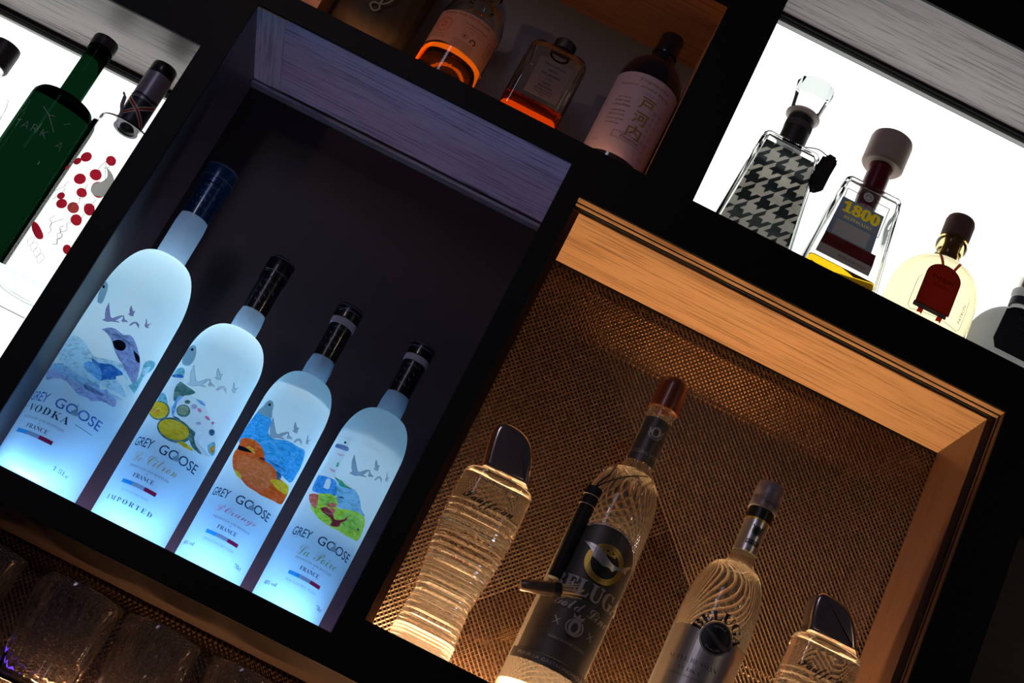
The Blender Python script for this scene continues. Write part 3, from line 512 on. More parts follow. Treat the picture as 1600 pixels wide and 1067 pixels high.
def rest34(word, ink, sub, dx, w):
    def f(p):
        name_text(p, dx+1, 79, 1, w=78)
        p.text(script(word), dx+3, 63.5, ink, h=10.5, w=w, weight=-.008, rot=3)
        p.text(serif('PRODUCED AND BOTTLED'), dx+3, 54, 'ink_soft', h=2.2, w=42); p.text(serif('IN'), dx+3, 50.6, 'ink_soft', h=1.4); p.text(serif('FRANCE'), dx+2, 46, 'ink_text', h=4.2, w=21, weight=-.006)
        flag(p, dx+1, 37.5, 36, 3.8); p.text(sub, dx+1, 30, 'ink_soft', h=2.6, w=34, weight=-.01)
        p.text(serif('70cl'), dx+31, 20.5, 'ink_text', h=4.2, w=10, weight=-.006); p.text(serif('40% vol'), dx-30, 20.5, 'ink_text', h=4.2, w=17, weight=-.006)
    return f
frosted(-.3075, .0455, .218, .2805, .0166, .335, .0154, .3765, .3765, .402, .0176, 'largest frosted vodka bottle with navy cap and snowy swan artwork, beside the left wall', 'cap_blue', False,
        ART_SWAN, (.92, -2, 192), 'ink_birdpurple', None, rest1, watts=6.5)
frosted(-.2025, .0405, .203, .2445, .0146, .2705, .0131, .311, .311, .3385, .0146, 'frosted vodka bottle with black cap, yellow lemons and flowers painted on its label', 'cap_black', False,
        ART_LEMON, (1, 0, 175), 'ink_birdlite', None, rest2, watts=4.4)
frosted(-.1143, .036, .190, .2345, .0139, .2590, .0123, .3000, .3085, .3250, .0148, 'frosted vodka bottle with big orange fruit painted below a blue sky', 'cap_black', True,
        ART_ORANGE, (.9, 6.5, 164), 'ink_birdgrey', None, rest34("L'Orange", 'ink_pink', 'ORANGE FLAVORED VODKA', 0, 46), liq=.2055, watts=3.4)
frosted(-.0275, .0368, .192, .2360, .0139, .2605, .0122, .3005, .3085, .3245, .0141, 'rightmost frosted vodka bottle, with green pears painted on its label', 'cap_black', True,
        ART_PEAR, (.9, 10, 167), 'ink_birdgrey', None, rest34('La Poire', 'ink_olive', 'PEAR FLAVORED VODKA', 4, 45), liq=.188, watts=3.4)

# ---------------------------------------------------------------- amber niche
FA = OPEN['amber'][2]+.0018
glass('clear', (1, .99, .97), 1.45); hazy('vodka', (1, .985, .95), 1.36, .03, .035); hazy('rippled_glass', (1, .985, .95), 1.38, .0, .022); hazy('glow_foot', (1, .98, .95), 1.40, .12, .12); glass('clear_thin', (.98, .99, .98), 1.45)  # haze in clear glass stands in for light carried up inside it
pm('cap_amber', (.20, .045, .012), .35, .2, coat=.3); pm('label_grey', (.105, .092, .085), .45, .45); pm('rib_grey', (.17, .15, .135), .4, .4); pm('label_black', (.03, .026, .025), .5); pm('gold', (.62, .40, .08), .35, .8); pm('silver', (.62, .58, .54), .3, .85)
pm('print_grey', (.46, .41, .37), .45, .4); pm('ink_black', (.006, .006, .006), .4); pm('smoke_mirror', (.42, .34, .31), .16, .9); pm('cap_grey', (.26, .22, .23), .4, .3); pm('red_print', (.7, .06, .02), .5)
pm('leather', (.008, .006, .006), .6); pm('wood_handle', (.16, .11, .09), .3, .6); tl('bristle', (1, .86, .60), .5); pm('cord', (.01, .008, .008), .7); pm('cork_amber', (.75, .5, .25), .6)
# tall bottle with ribbed grey label
t = thing('vodka_bottle', (.2325, BY, FA), 'tall clear vodka bottle with ribbed dark grey label, brown cap and a hanging brush tool', 'bottle')
R = .0405
lathe('foot', [(0, .0002), (R*.93, .0002), (R, .006), (R, .0190), (0, .0188)], 'glow_foot', t, 96)  # clear base made translucent so it glows over the lit floor
prof = [(0, .0192), (R, .0192), (R, .195), (R*.99, .215)]+arc(R*.99, .215, .0172, .277, 12)[1:]+[(.0158, .284), (.0152, .30), (.0150, .352)]
body = prof+[(.0150, .3535), (.009, .3535), (.0088, .310), (.0, .309)]
lathe('glass_body', body, 'vodka', t, 96)
p = Print(cyl_surf(prof, R)); arcp = [(-50+100*i/24, 0) for i in range(25)]
top = [(38*math.cos(math.pi*i/24)*1.24, 160+40*math.sin(math.pi*i/24)) for i in range(25)]
p.poly([(-47, 52), (47, 52), (47, 160)]+top[1:-1]+[(-47, 160)], 'label_grey')
for i in range(73):                                   # fine ribs of the label
    v = 54+i*2.0; hw = 47 if v < 160 else 47*math.sqrt(max(0, 1-((v-160)/40)**2))
    if hw > 6: p.rect(-hw, hw, v, v+.6, 'rib_grey')
p.line([(a*1.01, b+.3) for a, b in top], 1.0, 'print_grey')
p.disc(6, 161, 20.5, 'gold', ry=21); p.disc(6, 161, 14.5, 'ink_black', ry=15)
p.text('NOBLE RUSSIAN', 6, 161+17.6, 'label_grey', h=2.6, w=34, xf=arch(17.5)); p.text('QUALITY', 6, 161-17.8, 'label_grey', h=2.6, w=22, xf=arch(17.5, -1))
p.poly([(-1, 171), (0, 176), (3, 173), (6, 177.5), (9, 173), (12, 176), (13, 171)], 'gold')     # crown
p.poly([(-22.2, 175.2), (-15.2, 175.7), (-7.8, 175.1), (.7, 171.9), (7.1, 167.1), (16.1, 164.6), (24, 167.6), (30.6, 172.7), (35.7, 174.4), (30.9, 168.3), (30.9, 164), (24.9, 164.1), (17.1, 160.6), (15.4, 157.8), (10.3, 159.5), (3.2, 158.4), (-2.5, 161), (-7.9, 163.1), (-11.3, 168.9)], 'silver', 3); p.line([(-16, 173.5), (-6, 170), (2, 165), (12, 162)], .7, 'print_grey', 4)   # leaping whale
p.text(serif('BELUGA'), 5, 129, 'print_grey', h=18, w=82, weight=.01); p.text(script('Gold Line'), 6, 109, 'print_grey', h=10.5, w=62, weight=.0)
p.disc(4, 88, 6, 'print_grey', ry=8); p.ring(4, 88, 7.5, 9, 'print_grey'); p.disc(4, 88, 3.2, 'label_grey', ry=5); p.poly([(-1, 97), (-2, 102), (2, 99), (4, 103), (6, 99), (10, 102), (9, 97)], 'print_grey')
for k in (-14, 22): p.line([(k-3, 92), (k, 88), (k+3, 84)], 1.2, 'print_grey'); p.line([(k-3, 84), (k+3, 91)], .8, 'print_grey')
p.text('NOBLE RUSSIAN VODKA', 4, 71, 'print_grey', h=2.6, w=38); p.rect(-47, 47, 40, 51, 'label_grey'); p.text('POUR LA GASTRONOMIQUE', 0, 45.5, 'print_grey', h=4, w=74)
p.build('front_label', t)
p = Print(cyl_surf(prof, .0152), 2); p.rect(-19, 19, 288, 341, 'label_grey')
for i in range(25): p.rect(-19, 19, 289+i*2.1, 289.6+i*2.1, 'rib_grey')
p.disc(1, 324, 5, 'print_grey', ry=6.5); p.disc(1, 324, 2.8, 'label_grey', ry=4); p.line([(-7, 328), (-4, 322)], 1.3, 'print_grey'); p.line([(6, 322), (9, 328)], 1.3, 'print_grey'); p.ring(1, 323, 6.6, 7.6, 'print_grey', a0=180, a1=360)
p.text('RUSSIAN VODKA', 2, 298, 'print_grey', h=4.2, w=40); p.build('neck_label', t)
l = lamp('bottle_glow_spot', 'SPOT', (.2325, BY, FA+.021), (.2325, BY, 1), .22, (1, .66, .36), .02, spot=110, blend=1)  # unseen spot added inside the glass to warm body and shoulder
l = lamp('bottle_glow_spot', 'SPOT', (.3725, BY, FA+.019), (.3725, BY, 1), .16, (1, .66, .36), .02, spot=110, blend=1)  # same added inner glow for the smaller bottle
c = lathe('cap', [(0, .3545), (.0125, .3540), (.0150, .3540), (.0166, .3555), (.0168, .362), (.0164, .385), (.0160, .3895), (.0145, .3925), (0, .3935)], 'cap_amber', t)
# hammer and brush hanging on a cord round the neck
hm = thing('bottle_hammer', (.2325, BY, FA), 'black sleeved hammer tool with brush end, hanging on the tall grey-labelled bottle', 'hammer')
bm = lathe_bm([(0, -.0525), (.0058, -.0525), (.0064, -.050), (.0074, .045), (.0076, .050), (.0070, .0525), (0, .0530)], 32)
o = finish('sleeve', bm, 'leather', hm); o.location = (-.0340, -.0310, .1800); o.scale = (1.15, 1.15, 1)
for z in (.031, .042): lathe('band', [(.0070, z), (.0077, z+.0002), (.0077, z+.0007), (.0070, z+.0009)], 'print_grey', o, 32)
d = Vector((.058, .004, .0215)).normalized(); q = d.to_track_quat('Z', 'Y')
def along(name, prof, mat, parent, n=32):
    o = lathe(name, prof, mat, parent, n); o.rotation_mode = 'QUATERNION'; o.rotation_quaternion = q; return o
h_ = along('head', [(0, -.0225), (.0052, -.0225), (.0060, -.0210), (.0062, -.013), (.0072, -.006), (.0074, .008), (.0072, .013), (0, .013)], 'wood_handle', hm); h_.location = (-.0410, -.0370, .1115)
k_ = along('ferrule', [(.0072, .0115), (.0075, .012), (.0075, .0185), (.0066, .0195), (0, .0195)], 'leather', hm); k_.location = h_.location
bm = bmesh.new()
for i in range(220):
    a = random.random()*6.283; r0 = .0064*math.sqrt(random.random()); sp = 1.1+.6*random.random(); L = .040+.003*random.random()-.25*r0
    p0 = Vector((r0*math.cos(a), r0*math.sin(a), .0185)); p1 = Vector((r0*sp*math.cos(a), r0*sp*math.sin(a), L)); e = Vector((-math.sin(a), math.cos(a), 0))*.0006
    f = Vector((math.cos(a), math.sin(a), 0))*.0006; vs = [bm.verts.new(x) for x in (p0+e, p0-e, p0+f, p1+e*.6, p1-e*.6, p1+f*.6)]
    for i3 in range(3): j3 = (i3+1) % 3; bm.faces.new((vs[i3], vs[j3], vs[3+j3], vs[3+i3]))
    bm.faces.new(vs[3:6])
bs = finish('bristles', bm, 'bristle', hm, smooth=False); bs.rotation_mode = 'QUATERNION'; bs.rotation_quaternion = q; bs.location = h_.location
cord = [(-.034, -.031, .2325), (-.0330, -.0300, .240), (-.0265, -.0245, .254), (-.0205, -.0105, .268), (-.0160, .006, .279), (-.006, .0170, .283), (.008, .0160, .283), (.0175, .003, .281), (.0165, -.0105, .2765), (.008, -.0205, .2705), (-.006, -.0285, .262), (-.020, -.0320, .250), (-.031, -.0325, .238), (-.034, -.031, .2325)]
tube('cord', spline(cord, 6), .0009, 'cord', hm)

# smaller clear vodka bottle
t = thing('vodka_bottle', (.3725, BY, FA), 'clear vodka bottle with silver cap, black round emblem and silver lower label', 'bottle')
R = .0398
lathe('foot', [(0, .0002), (R*.93, .0002), (R, .006), (R, .0150), (0, .0150)], 'glow_foot', t, 96)
prof = [(0, .0152), (R, .0152), (R, .165), (R*.99, .178)]+arc(R*.99, .178, .0165, .236, 12)[1:]+[(.0142, .243), (.0133, .252), (.0131, .305)]
lathe('glass_body', prof+[(.0131, .306), (.008, .306), (.008, .275), (0, .274)], 'vodka', t, 96)
lathe('neck_sleeve', [(.0131, .2525), (.0136, .2525), (.0137, .2895), (.0131, .2895)], 'silver', t)
lathe('gold_ring', [(.0131, .2895), (.0141, .2895), (.0141, .2915), (.0131, .2915)], 'gold', t); lathe('black_ring', [(.0131, .2915), (.0140, .2915), (.0141, .3040), (.0131, .3040)], 'ink_black', t)
lathe('cap', [(.0131, .3045), (.0154, .3045), (.0158, .306), (.0156, .3155), (.0150, .3165), (.0150, .3180), (.0152, .3185), (.0146, .3345), (.0135, .3362), (0, .3366)], 'cap_grey', t)
p = Print(cyl_surf(prof, R)); p.rect(-62, 62, 17, 150, 'silver'); p.disc(-.5, 145, 17.5, 'ink_black'); p.ring(-.5, 145, 16.2, 16.8, 'print_grey')
p.text(serif('BELUGA'), -.5, 145+24, 'ink_black', h=11, w=72, xf=arch(24), weight=.01)
p.text('NOBLE', -.5, 145+12.5, 'print_grey', h=2.6, w=13, xf=arch(12.5)); p.text('QUALITY', -.5, 145-12.8, 'print_grey', h=2.6, w=17, xf=arch(12.5, -1))
p.poly([(-15, 152), (-8, 150), (0, 146), (8, 142), (14, 142), (18, 146), (18, 140), (12, 137), (4, 138), (-4, 143)], 'label_grey', 3)
p.text(serif('NOBLE RUSSIAN'), -14, 114, 'label_grey', h=5, w=54, weight=-.02); p.text(serif('VODKA'), -14, 104, 'label_grey', h=4, w=24, weight=-.02); p.text('DISTILLED AND BOTTLED', -14, 97, 'label_grey', h=2, w=40)
p.build('front_label', t)
p = Print(cyl_surf([(.0137, .25), (.0137, .29)], .0137), 2); p.disc(1, 277, 4.2, 'ink_black'); p.ring(1, 277, 4.8, 5.6, 'ink_black'); p.rect(-6.5, 8.5, 261, 266, 'ink_black'); p.text('EXPORT', 1, 263.5, 'silver', h=3, w=13)
p.line([(-5, 283), (-2, 279)], 1.1, 'ink_black'); p.line([(7, 283), (4, 279)], 1.1, 'ink_black'); p.build('neck_label', t)
p = Print(cyl_surf([(.0157, .30), (.0157, .32)], .0157), 2); p.text('NOBLE', 3, 311, 'ink_black', h=3.4, w=15); p.build('cap_print', t)

# two rippled, waisted bottles with sail shaped smoked caps
def rippled(cx, label, capout, cap_dx, code):
    t = thing('rippled_bottle', (cx, BY, FA), label, 'bottle', 'rippled vodka bottles with smoked caps')
    secs = []; N = 96; H = .2035
    for i in range(N+1):
        z = .0232+(H-.0232)*i/N
        w_ = (.0335 if z < .018 else .0335-.0035*min(1, (z-.018)/.045)) if z < .063 else .0300+.0095*math.sin(math.pi/2*min(1, (z-.063)/.105))
        if z > .168: w_ = .0395-.0015*((z-.168)/.035)
        if z > H-.005: w_ -= .004*(1-math.sqrt(max(0, 1-((z-H+.005)/.005)**2)))
        if z < .005: w_ -= .0015*(1-z/.005)
        rip = .0013*math.sin(z*2*math.pi/.0072) if .030 < z < .165 else .00035*math.sin(z*2*math.pi/.0040) if z <= .022 else 0
        secs.append((z, w_+rip*.4, .62*w_+rip, .6*w_))
    lofto = finish('glass_body', loft_bm(secs, 7), 'rippled_glass', t, angle=60)
    panel_prism('cap', capout, -.0165, .0165, 'smoke_mirror', t, .007, 5)
    fs = []
    for i in range(31):
        z = .0002+.0228*i/30; k = .00030*math.sin(z*2*math.pi/.0036)-(.0015*(1-z/.004) if z < .004 else 0); fs.append((z, .0335+k, .0208+k, .0195))
    finish('foot', loft_bm(fs, 7), 'glow_foot', t, angle=60)
    lamp('bottle_glow_spot', 'SPOT', (cx, BY, FA+.0245), (cx, BY, 1), .09, (1, .66, .36), .012, spot=120, blend=1)  # weak unseen spot added within the body for its glow
    lathe('collar', [(0, H-.001), (.017, H-.001), (.017, H+.004), (0, H+.004)], 'clear', t)
    p = Print(lambda u, v, off: Vector((u/1000, -(.62*.0395+.0021)-off, v/1000)), 0)
    p.text(script('Kauffman'), -1, 166, 'ink_black', h=12.5, w=56, weight=.014, shear=.25); p.line([(24, 163), (31, 161), (35, 161)], .7, 'ink_black', 4)
    p.text(code, 4, 190, 'print_grey', h=3.4, w=44)
    p.build('lettering', t)
    p = Print(lambda u, v, off: Vector((u/1000, -.0232-off, v/1000)), 0); p.text('HARD', -2, 102, 'red_print', h=3, w=20, weight=.01); p.build('red_lettering', t)
    return t
def sm(P, n=5): return [(v.x, v.y) for v in spline([(a/1000, b/1000, 0) for a, b in P], n)]
co1 = [(-.0245, .2045)]+sm([(-24.5, 211), (-27.5, 226), (-30, 243), (-29, 254), (-20, 260), (-6, 260), (5, 256), (14, 248.5), (20, 238), (25, 224), (28, 211)])+[(.029, .2045)]
rippled(.1080, 'rippled clear bottle with curved smoked cap, leftmost in the amber niche', co1, 0, 'ALC 40% VOL')
co2 = [(-.030, .2045)]+sm([(-30, 211), (-33, 224), (-34.5, 238), (-33, 246), (-26, 251), (-12, 250), (2, 246), (13, 237), (21, 224), (27, 211)])+[(.0285, .2045)]
rippled(.4905, 'rippled clear bottle with curved smoked cap, rightmost in the amber niche', co2, 0, '26011811 06')
# ---------------------------------------------------------------- upper right niche, back-lit white
FU = OPEN['ur'][2]+.0004
pm('cream', (.86, .82, .74), .5); pm('pattern_dark', (.10, .13, .13), .5); pm('tag_black', (.015, .015, .017), .5); pm('knob', (.50, .37, .29), .5); pm('deep_red', (.14, .004, .012), .3)
tl('label_navy', (.11, .12, .17), .75); tl('yellow_print', (.90, .62, .02), .5); tl('maroon', (.07, .010, .012), .6); tl('grey_print', (.24, .21, .21), .6); pm('tequila_gold', (.9, .6, .05), .1)
glass('tequila', (1, .84, .22), 1.36); glass('tequila_pale', (.985, .93, .72), 1.40); pm('cork', (.16, .08, .055), .8); tl('tag_rust', (.42, .075, .025), .65); tl('ribbon', (.85, .12, .03), .6); tl('white_frost', (.90, .92, .90), .6, .04)
def houndstooth():
    m = pm('houndstooth', (.9, .87, .8), .5); nt = m.node_tree; b = nt.nodes['Principled BSDF']; L = nt.links
    tc = nt.nodes.new('ShaderNodeTexCoord'); sp = nt.nodes.new('ShaderNodeSeparateXYZ'); L.new(tc.outputs['Object'], sp.inputs[0])
    def mth(op, a, b_=None):
        n = nt.nodes.new('ShaderNodeMath'); n.operation = op
        for i, x in enumerate((a, b_)):
            if x is None: continue
            if isinstance(x, (int, float)): n.inputs[i].default_value = x
            else: L.new(x, n.inputs[i])
        return n.outputs[0]
    x = mth('MULTIPLY', sp.outputs[0], 8/.0235); z = mth('MULTIPLY', sp.outputs[2], 8/.0255)
    x = mth('ADD', x, 803); z = mth('ADD', z, 801)
    W = mth('LESS_THAN', mth('MODULO', x, 8), 4); F = mth('LESS_THAN', mth('MODULO', z, 8), 4)
    D = mth('LESS_THAN', mth('MODULO', mth('ADD', mth('SUBTRACT', x, z), 800), 4), 2)
    dark = mth('ADD', mth('MULTIPLY', D, W), mth('MULTIPLY', mth('SUBTRACT', 1, D), F))
    mx = nt.nodes.new('ShaderNodeMix'); mx.data_type = 'RGBA'; L.new(dark, mx.inputs[0]); mx.inputs[6].default_value = (.98, .95, .88, 1); mx.inputs[7].default_value = (.14, .17, .17, 1)
    L.new(mx.outputs[2], b.inputs['Base Color'])
    # thin print: lets the glow behind through a little
    tr = nt.nodes.new('ShaderNodeBsdfTranslucent'); L.new(mx.outputs[2], tr.inputs[0]); ms = nt.nodes.new('ShaderNodeMixShader'); ms.inputs[0].default_value = .85
    L.new(b.outputs[0], ms.inputs[1]); L.new(tr.outputs[0], ms.inputs[2]); L.new(ms.outputs[0], nt.nodes['Material Output'].inputs[0])
houndstooth()
def square_bottle(t, wt, wb, dt, db, H, wall_, base, mat='clear_thin', c=.008, name='glass_body'):
    def sec(z, o=0, r=None): k = z/H; return (z, wb+(wt-wb)*k-o, db+(dt-db)*k-o, max(.001, (r or c)-o))
    outer = [sec(0, .002), sec(.002)]+[sec(H*i/8) for i in range(1, 8)]+[sec(H-.005), sec(H-.0015, .0015), sec(H, .004)]
    ri = [(H+.001, .0125, .0125, .0124), (H+.018, .0125, .0125, .0124), (H+.018, .0085, .0085, .0084), (H-.001, .0085, .0085, .0084)]
    inner = [sec(H-.005, wall_+.003), sec(H-.010, wall_), sec(H*.5, wall_), sec(base+.002, wall_), sec(base, wall_+.003)]
    return finish(name, loft_bm(outer+ri+inner, 7), mat, t, angle=35)
# patterned bottle
t = thing('square_bottle', (.239, .062, FU), 'tapered square glass bottle with a black and cream houndstooth front and flared glass stopper', 'bottle')
H = .150; square_bottle(t, .0355, .0495, .026, .034, H, .0045, .010)
v = [(-.0425, .012), (.0425, .012), (.0305, .134), (-.0305, .134)]
bm = bmesh.new()
for y in (0, .0006):
    vs = [bm.verts.new((x, -(.034+(.026-.034)*z/H)-.0006+y, z)) for x, z in v]; bm.faces.new(vs)
bm.verts.ensure_lookup_table(); 
for i in range(4): j = (i+1) % 4; bm.faces.new([bm.verts[k] for k in (i, j, 4+j, 4+i)])
bmesh.ops.recalc_face_normals(bm, faces=bm.faces); finish('patterned_front', bm, 'houndstooth', t, smooth=False)
lathe('neck_band', [(.0126, .1515), (.0150, .152), (.0160, .157), (.0162, .190), (.0155, .1945), (.0126, .195)], 'tag_black', t)
lathe('band_print', [(.0161, .1780), (.01635, .1785), (.01635, .1865), (.0161, .187)], 'grey_print', t)
lathe('stopper_ring', [(0, .1955), (.0175, .1958), (.0205, .198), (.0205, .2005), (.0175, .2030), (0, .2032)], 'cream', t)
st = [(0, .2035), (.0165, .2037), (.0178, .206), (.0195, .222), (.0232, .2425), (.0228, .2442), (0, .2425)]
glass('stopper_glass', (.87, .89, .88), 1.22); lathe('stopper', st, 'stopper_glass', t, 12, angle=20)
# swing tag on black thread
g = thing('swing_tag', (.239+.040, .040, FU+.150), 'bunch of thin black cards tied to the neck of the houndstooth bottle', 'tag')
for k in range(5):
    o = panel_prism('card', [(-.003, .0), (.006, .004), (.0155, -.003), (.0115, -.046+k*.001), (.0035, -.050), (-.004, -.040)], 0, .0005, 'tag_black', g)
    o.rotation_euler = (0, math.radians(-6+k*3.2), math.radians(-50+k*17))
tube('thread', spline([(-.028, .008, .004), (-.012, -.004, .003), (0, -.001, .003), (.003, 0, .004)], 6), .0006, 'tag_black', g)
# square bottle with yellow number
t = thing('square_bottle', (.347, .062, FU), 'tapered square glass bottle marked 1800 in yellow, with a round wooden knob stopper', 'bottle')
H = .1475; square_bottle(t, .0355, .0490, .022, .030, H, .0045, .007)
liq = [(.0075, .0430, .0245, .0060), (.0300, .0412, .0236, .0060), (.0305, .0405, .023, .0060)]
finish('liquid', loft_bm(liq, 6), 'tequila', t, angle=35)
f = flat_surf(.030, .022, H*1000/1000); fl = lambda u, v, off: Vector((u/1000, -(.030+(.022-.030)*(v/1000)/H)-off, v/1000))
p = Print(fl, 0, flat=True)
p.frame(-30.5, 23.5, 84, 127, .8, 'tag_black'); p.disc(-4, 128, 7, 'cream'); p.ring(-4, 128, 6.2, 7, 'tag_black'); p.ring(-4, 128, 3.2, 3.9, 'grey_print'); p.disc(-5.6, 129, .9, 'grey_print'); p.disc(-2.4, 129, .9, 'grey_print')
p.text('TEQUILA RESERVA', -4, 117, 'grey_print', h=1.8, w=32)
p.poly([(-31.5, 114), (20.5, 114), (21.5, 84), (22.5, 60), (-35, 60)], 'label_navy')
p.text(serif('1800'), -4.5, 104, 'yellow_print', h=15.5, w=46, weight=.035); p.text(serif('REPOSADO'), -5, 90.5, 'yellow_print', h=4, w=34, weight=-.015)
p.poly([(-28, 84), (14, 84), (14, 64), (-28, 64)], 'grey_print'); p.line([(-34, 85.5), (22, 85.5)], .5, 'tag_black')
p.poly([(-34.5, 62), (28.5, 62), (29.5, 46), (-36, 46)], 'maroon'); p.poly([(-36, 46), (29.5, 46), (29, 33), (-37, 33)], 'grey_print')
p.text('100% DE AGAVE', -4, 54, 'deep_red', h=3, w=48); p.text('RESERVA ANTIGUA', 6, 40, 'maroon', h=4, w=34); p.build('front_label', t)
lathe('neck_collar', [(.0088, .125), (.0125, .1255), (.0140, .151), (.0140, .186), (.0088, .1865)], 'deep_red', t)
lathe('knob_stopper', [(0, .1860), (.0225, .1862), (.0250, .189), (.0252, .222), (.0240, .2265), (.0215, .2285), (0, .2290)], 'knob', t)
# round squat bottle with cork and tag
t = thing('round_bottle', (.4575, .062, FU), 'squat round pale tequila bottle with cork and a rust red arched tag on ribbon', 'bottle')
R = .052
prof = [(0, .004), (R*.75, .002), (R*.93, .002), (R, .010), (R*1.005, .035), (R*.99, .058)]+arc(R*.99, .058, .0165, .106, 12)[1:]+[(.0148, .110), (.0142, .122), (.0175, .128), (.0185, .134), (.0175, .140), (.0150, .141)]
lathe('glass_body', prof+[(.0110, .141), (.0108, .108), (0, .107)], 'tequila_pale', t, 96)
lathe('cork', [(0, .116), (.0104, .112), (.0104, .141), (.0158, .143), (.0170, .146), (.0172, .166), (.0160, .1705), (.0148, .172), (0, .1725)], 'cork', t)
p = Print(cyl_surf(prof, R)); p.line([(-31, 58), (-34, 54), (-34, 18), (-30, 12), (30, 12), (34, 18), (34, 54), (31, 58)], .6, 'grey_print'); p.text('PATRON', 29, 34, 'grey_print', h=4, w=24, rot=90); p.text('TEQUILA', -20, 17, 'grey_print', h=2.6, w=16); p.build('side_print', t)
g = thing('bottle_tag', (.4575, .062, FU), 'rust red arched card tag tied over the squat round bottle with orange ribbon', 'tag')
P_ = [(-.029, .017), (.012, .017), (.012, .058)]+[(-.0085+.0205*math.cos(math.pi*i/12), .058+.0165*math.sin(math.pi*i/12)) for i in range(1, 12)]+[(-.029, .058)]
panel_prism('card', P_, -.0560, -.0552, 'tag_rust', g)
pp = Print(lambda u, v, off: Vector((u/1000, -.0560-off, v/1000)), 0); pp.text(serif('PATRON'), -8.5, 56, 'maroon', h=4.4, w=26); pp.text('REPOSADO', -8.5, 47, 'maroon', h=2.2, w=18); pp.build('card_print', g)
panel_prism('lower_card', [(-.030, .0125), (.010, .0125), (.010, .018), (-.030, .018)], -.0550, -.0545, 'grey_print', g)
tube('ribbon', spline([(-.013, -.0535, .072), (-.012, -.040, .084), (-.015, -.022, .103), (-.016, -.004, .112), (-.010, .013, .115), (.008, .014, .115), (.016, -.002, .112), (.012, -.022, .103), (.004, -.040, .084), (0, -.0535, .072)], 5), .0016, 'ribbon', g)
for x in (-.020, .003): panel_prism('ribbon_end', [(x-.003, .007), (x+.001, .008), (x+.003, .006), (x+.004, .016), (x-.002, .016)], -.0540, -.0534, 'ribbon', g)
# frosted globe bottle at the frame edge
t = thing('globe_bottle', (.5585, .062, FU), 'white frosted round bottle with black angular label, cut off by the right edge', 'bottle')
R = .050
lathe('glass_body', [(0, .001), (R*.8, .001), (R*.96, .004), (R, .012), (R, .040)]+arc(R, .040, .0145, .089, 12)[1:]+[(.0120, .096), (.0125, .112), (.0160, .116), (.0160, .121), (.0140, .122), (0, .122)], 'white_frost', t, 96)
lathe('stopper', [(0, .1225), (.0105, .1225), (.0120, .126), (.0120, .138), (.0100, .142), (0, .143)], 'silver', t)
P_ = [(-.029, .012), (-.034, .022), (-.031, .062), (-.024, .068), (-.016, .071), (.022, .071), (.031, .062), (.034, .022), (.029, .012)]
panel_prism('label_plate', P_, -.0535, -.0515, 'tag_black', t, .0008, 2)
pp = Print(lambda u, v, off: Vector((u/1000, -.0535-off, v/1000)), 0); pp.text('XO', -10, 58, 'grey_print', h=5, w=12); pp.text('CAFE', -8, 46, 'grey_print', h=3, w=18); pp.text('TEQUILA', -8, 36, 'grey_print', h=2.4, w=22); pp.build('plate_print', t)
lathe('neck_tag', [(.0128, .100), (.0150, .1005), (.0150, .110), (.0128, .1105)], 'tag_black', t)

# ---------------------------------------------------------------- left niche, back-lit white
FL = -.0172
glass('green_glass', (.032, .105, .06), 1.40); pm('cap_dark', (.02, .016, .018), .45); pm('white_print', (.62, .66, .60), .5); pm('berry_red', (.50, .012, .03), .5); pm('berry_lite', (.75, .08, .07), .5); pm('outline', (.22, .22, .22), .5)
pm('sleeve_grey', (.30, .27, .34), .35, .3); pm('flag_dark', (.02, .025, .04), .4); pm('flag_red', (.45, .04, .02), .4); pm('twig', (.35, .28, .33), .7); pm('blue_print', (.35, .5, .8), .5); glass('clear_spirit', (.97, .99, .98), 1.33)
tl('ink_berry', (1, .03, .07), .85); tl('ink_berry2', (1, .12, .12), .8); tl('ink_leafgrey', (.95, .91, .90), .8)
t = thing('green_bottle', (-.4920, .060, FL), 'dark green glass bottle with long neck and black cap in the left niche', 'bottle')
R = .0355
prof = [(0, .003), (R*.8, .002), (R*.96, .002), (R, .007), (R, .197), (R*.985, .202), (R*.90, .2065), (R*.6, .2095), (.0145, .211), (.0132, .214), (.0130, .276), (.0140, .277), (.0140, .281), (.0130, .282)]
lathe('glass_body', prof+[(.0095, .282), (.0095, .270), (0, .269)], 'green_glass', t, 96)
lathe('cap', [(0, .2822), (.0138, .2822), (.0145, .2835), (.0145, .2935), (.0138, .2952), (0, .2956)], 'cap_dark', t)
p = Print(cyl_surf(prof, R))
for i, ch in enumerate('TARKA'): p.text(ch, -22+i*11+(9 if i == 4 else 0), 151, 'white_print', h=9, weight=-.025)
p.line([(4, 172), (12, 164), (18, 158)], .9, 'white_print'); p.line([(-6, 178), (4, 172), (10, 174)], .7, 'white_print'); p.line([(22, 172), (27, 178)], .6, 'white_print'); p.build('lettering', t)
t = thing('berry_bottle', (-.4215, .060, FL), 'clear bottle printed with red berries, its dark capped neck sleeve beside the jamb', 'bottle')
R = .0345
prof = [(0, .003), (R*.8, .002), (R*.96, .002), (R, .007), (R, .200), (R*.985, .205), (R*.90, .2095), (R*.6, .213), (.0125, .216), (.0112, .220), (.0112, .276)]
lathe('glass_body', prof+[(.009, .276), (.0088, .216), (R*.55, .2105), (R*.85, .2070), (R-.0025, .200), (R-.0025, .008), (0, .007)], 'clear_thin', t, 96)
lathe('neck_sleeve', [(.0113, .213), (.0150, .2135), (.0152, .283), (.0113, .2835)], 'sleeve_grey', t)
lathe('cap', [(0, .2838), (.0140, .2838), (.0146, .285), (.0146, .2965), (.0138, .298), (0, .2984)], 'cap_black', t)
q = Print(cyl_surf([(.0152, .21), (.0152, .284)], .0152), 2)
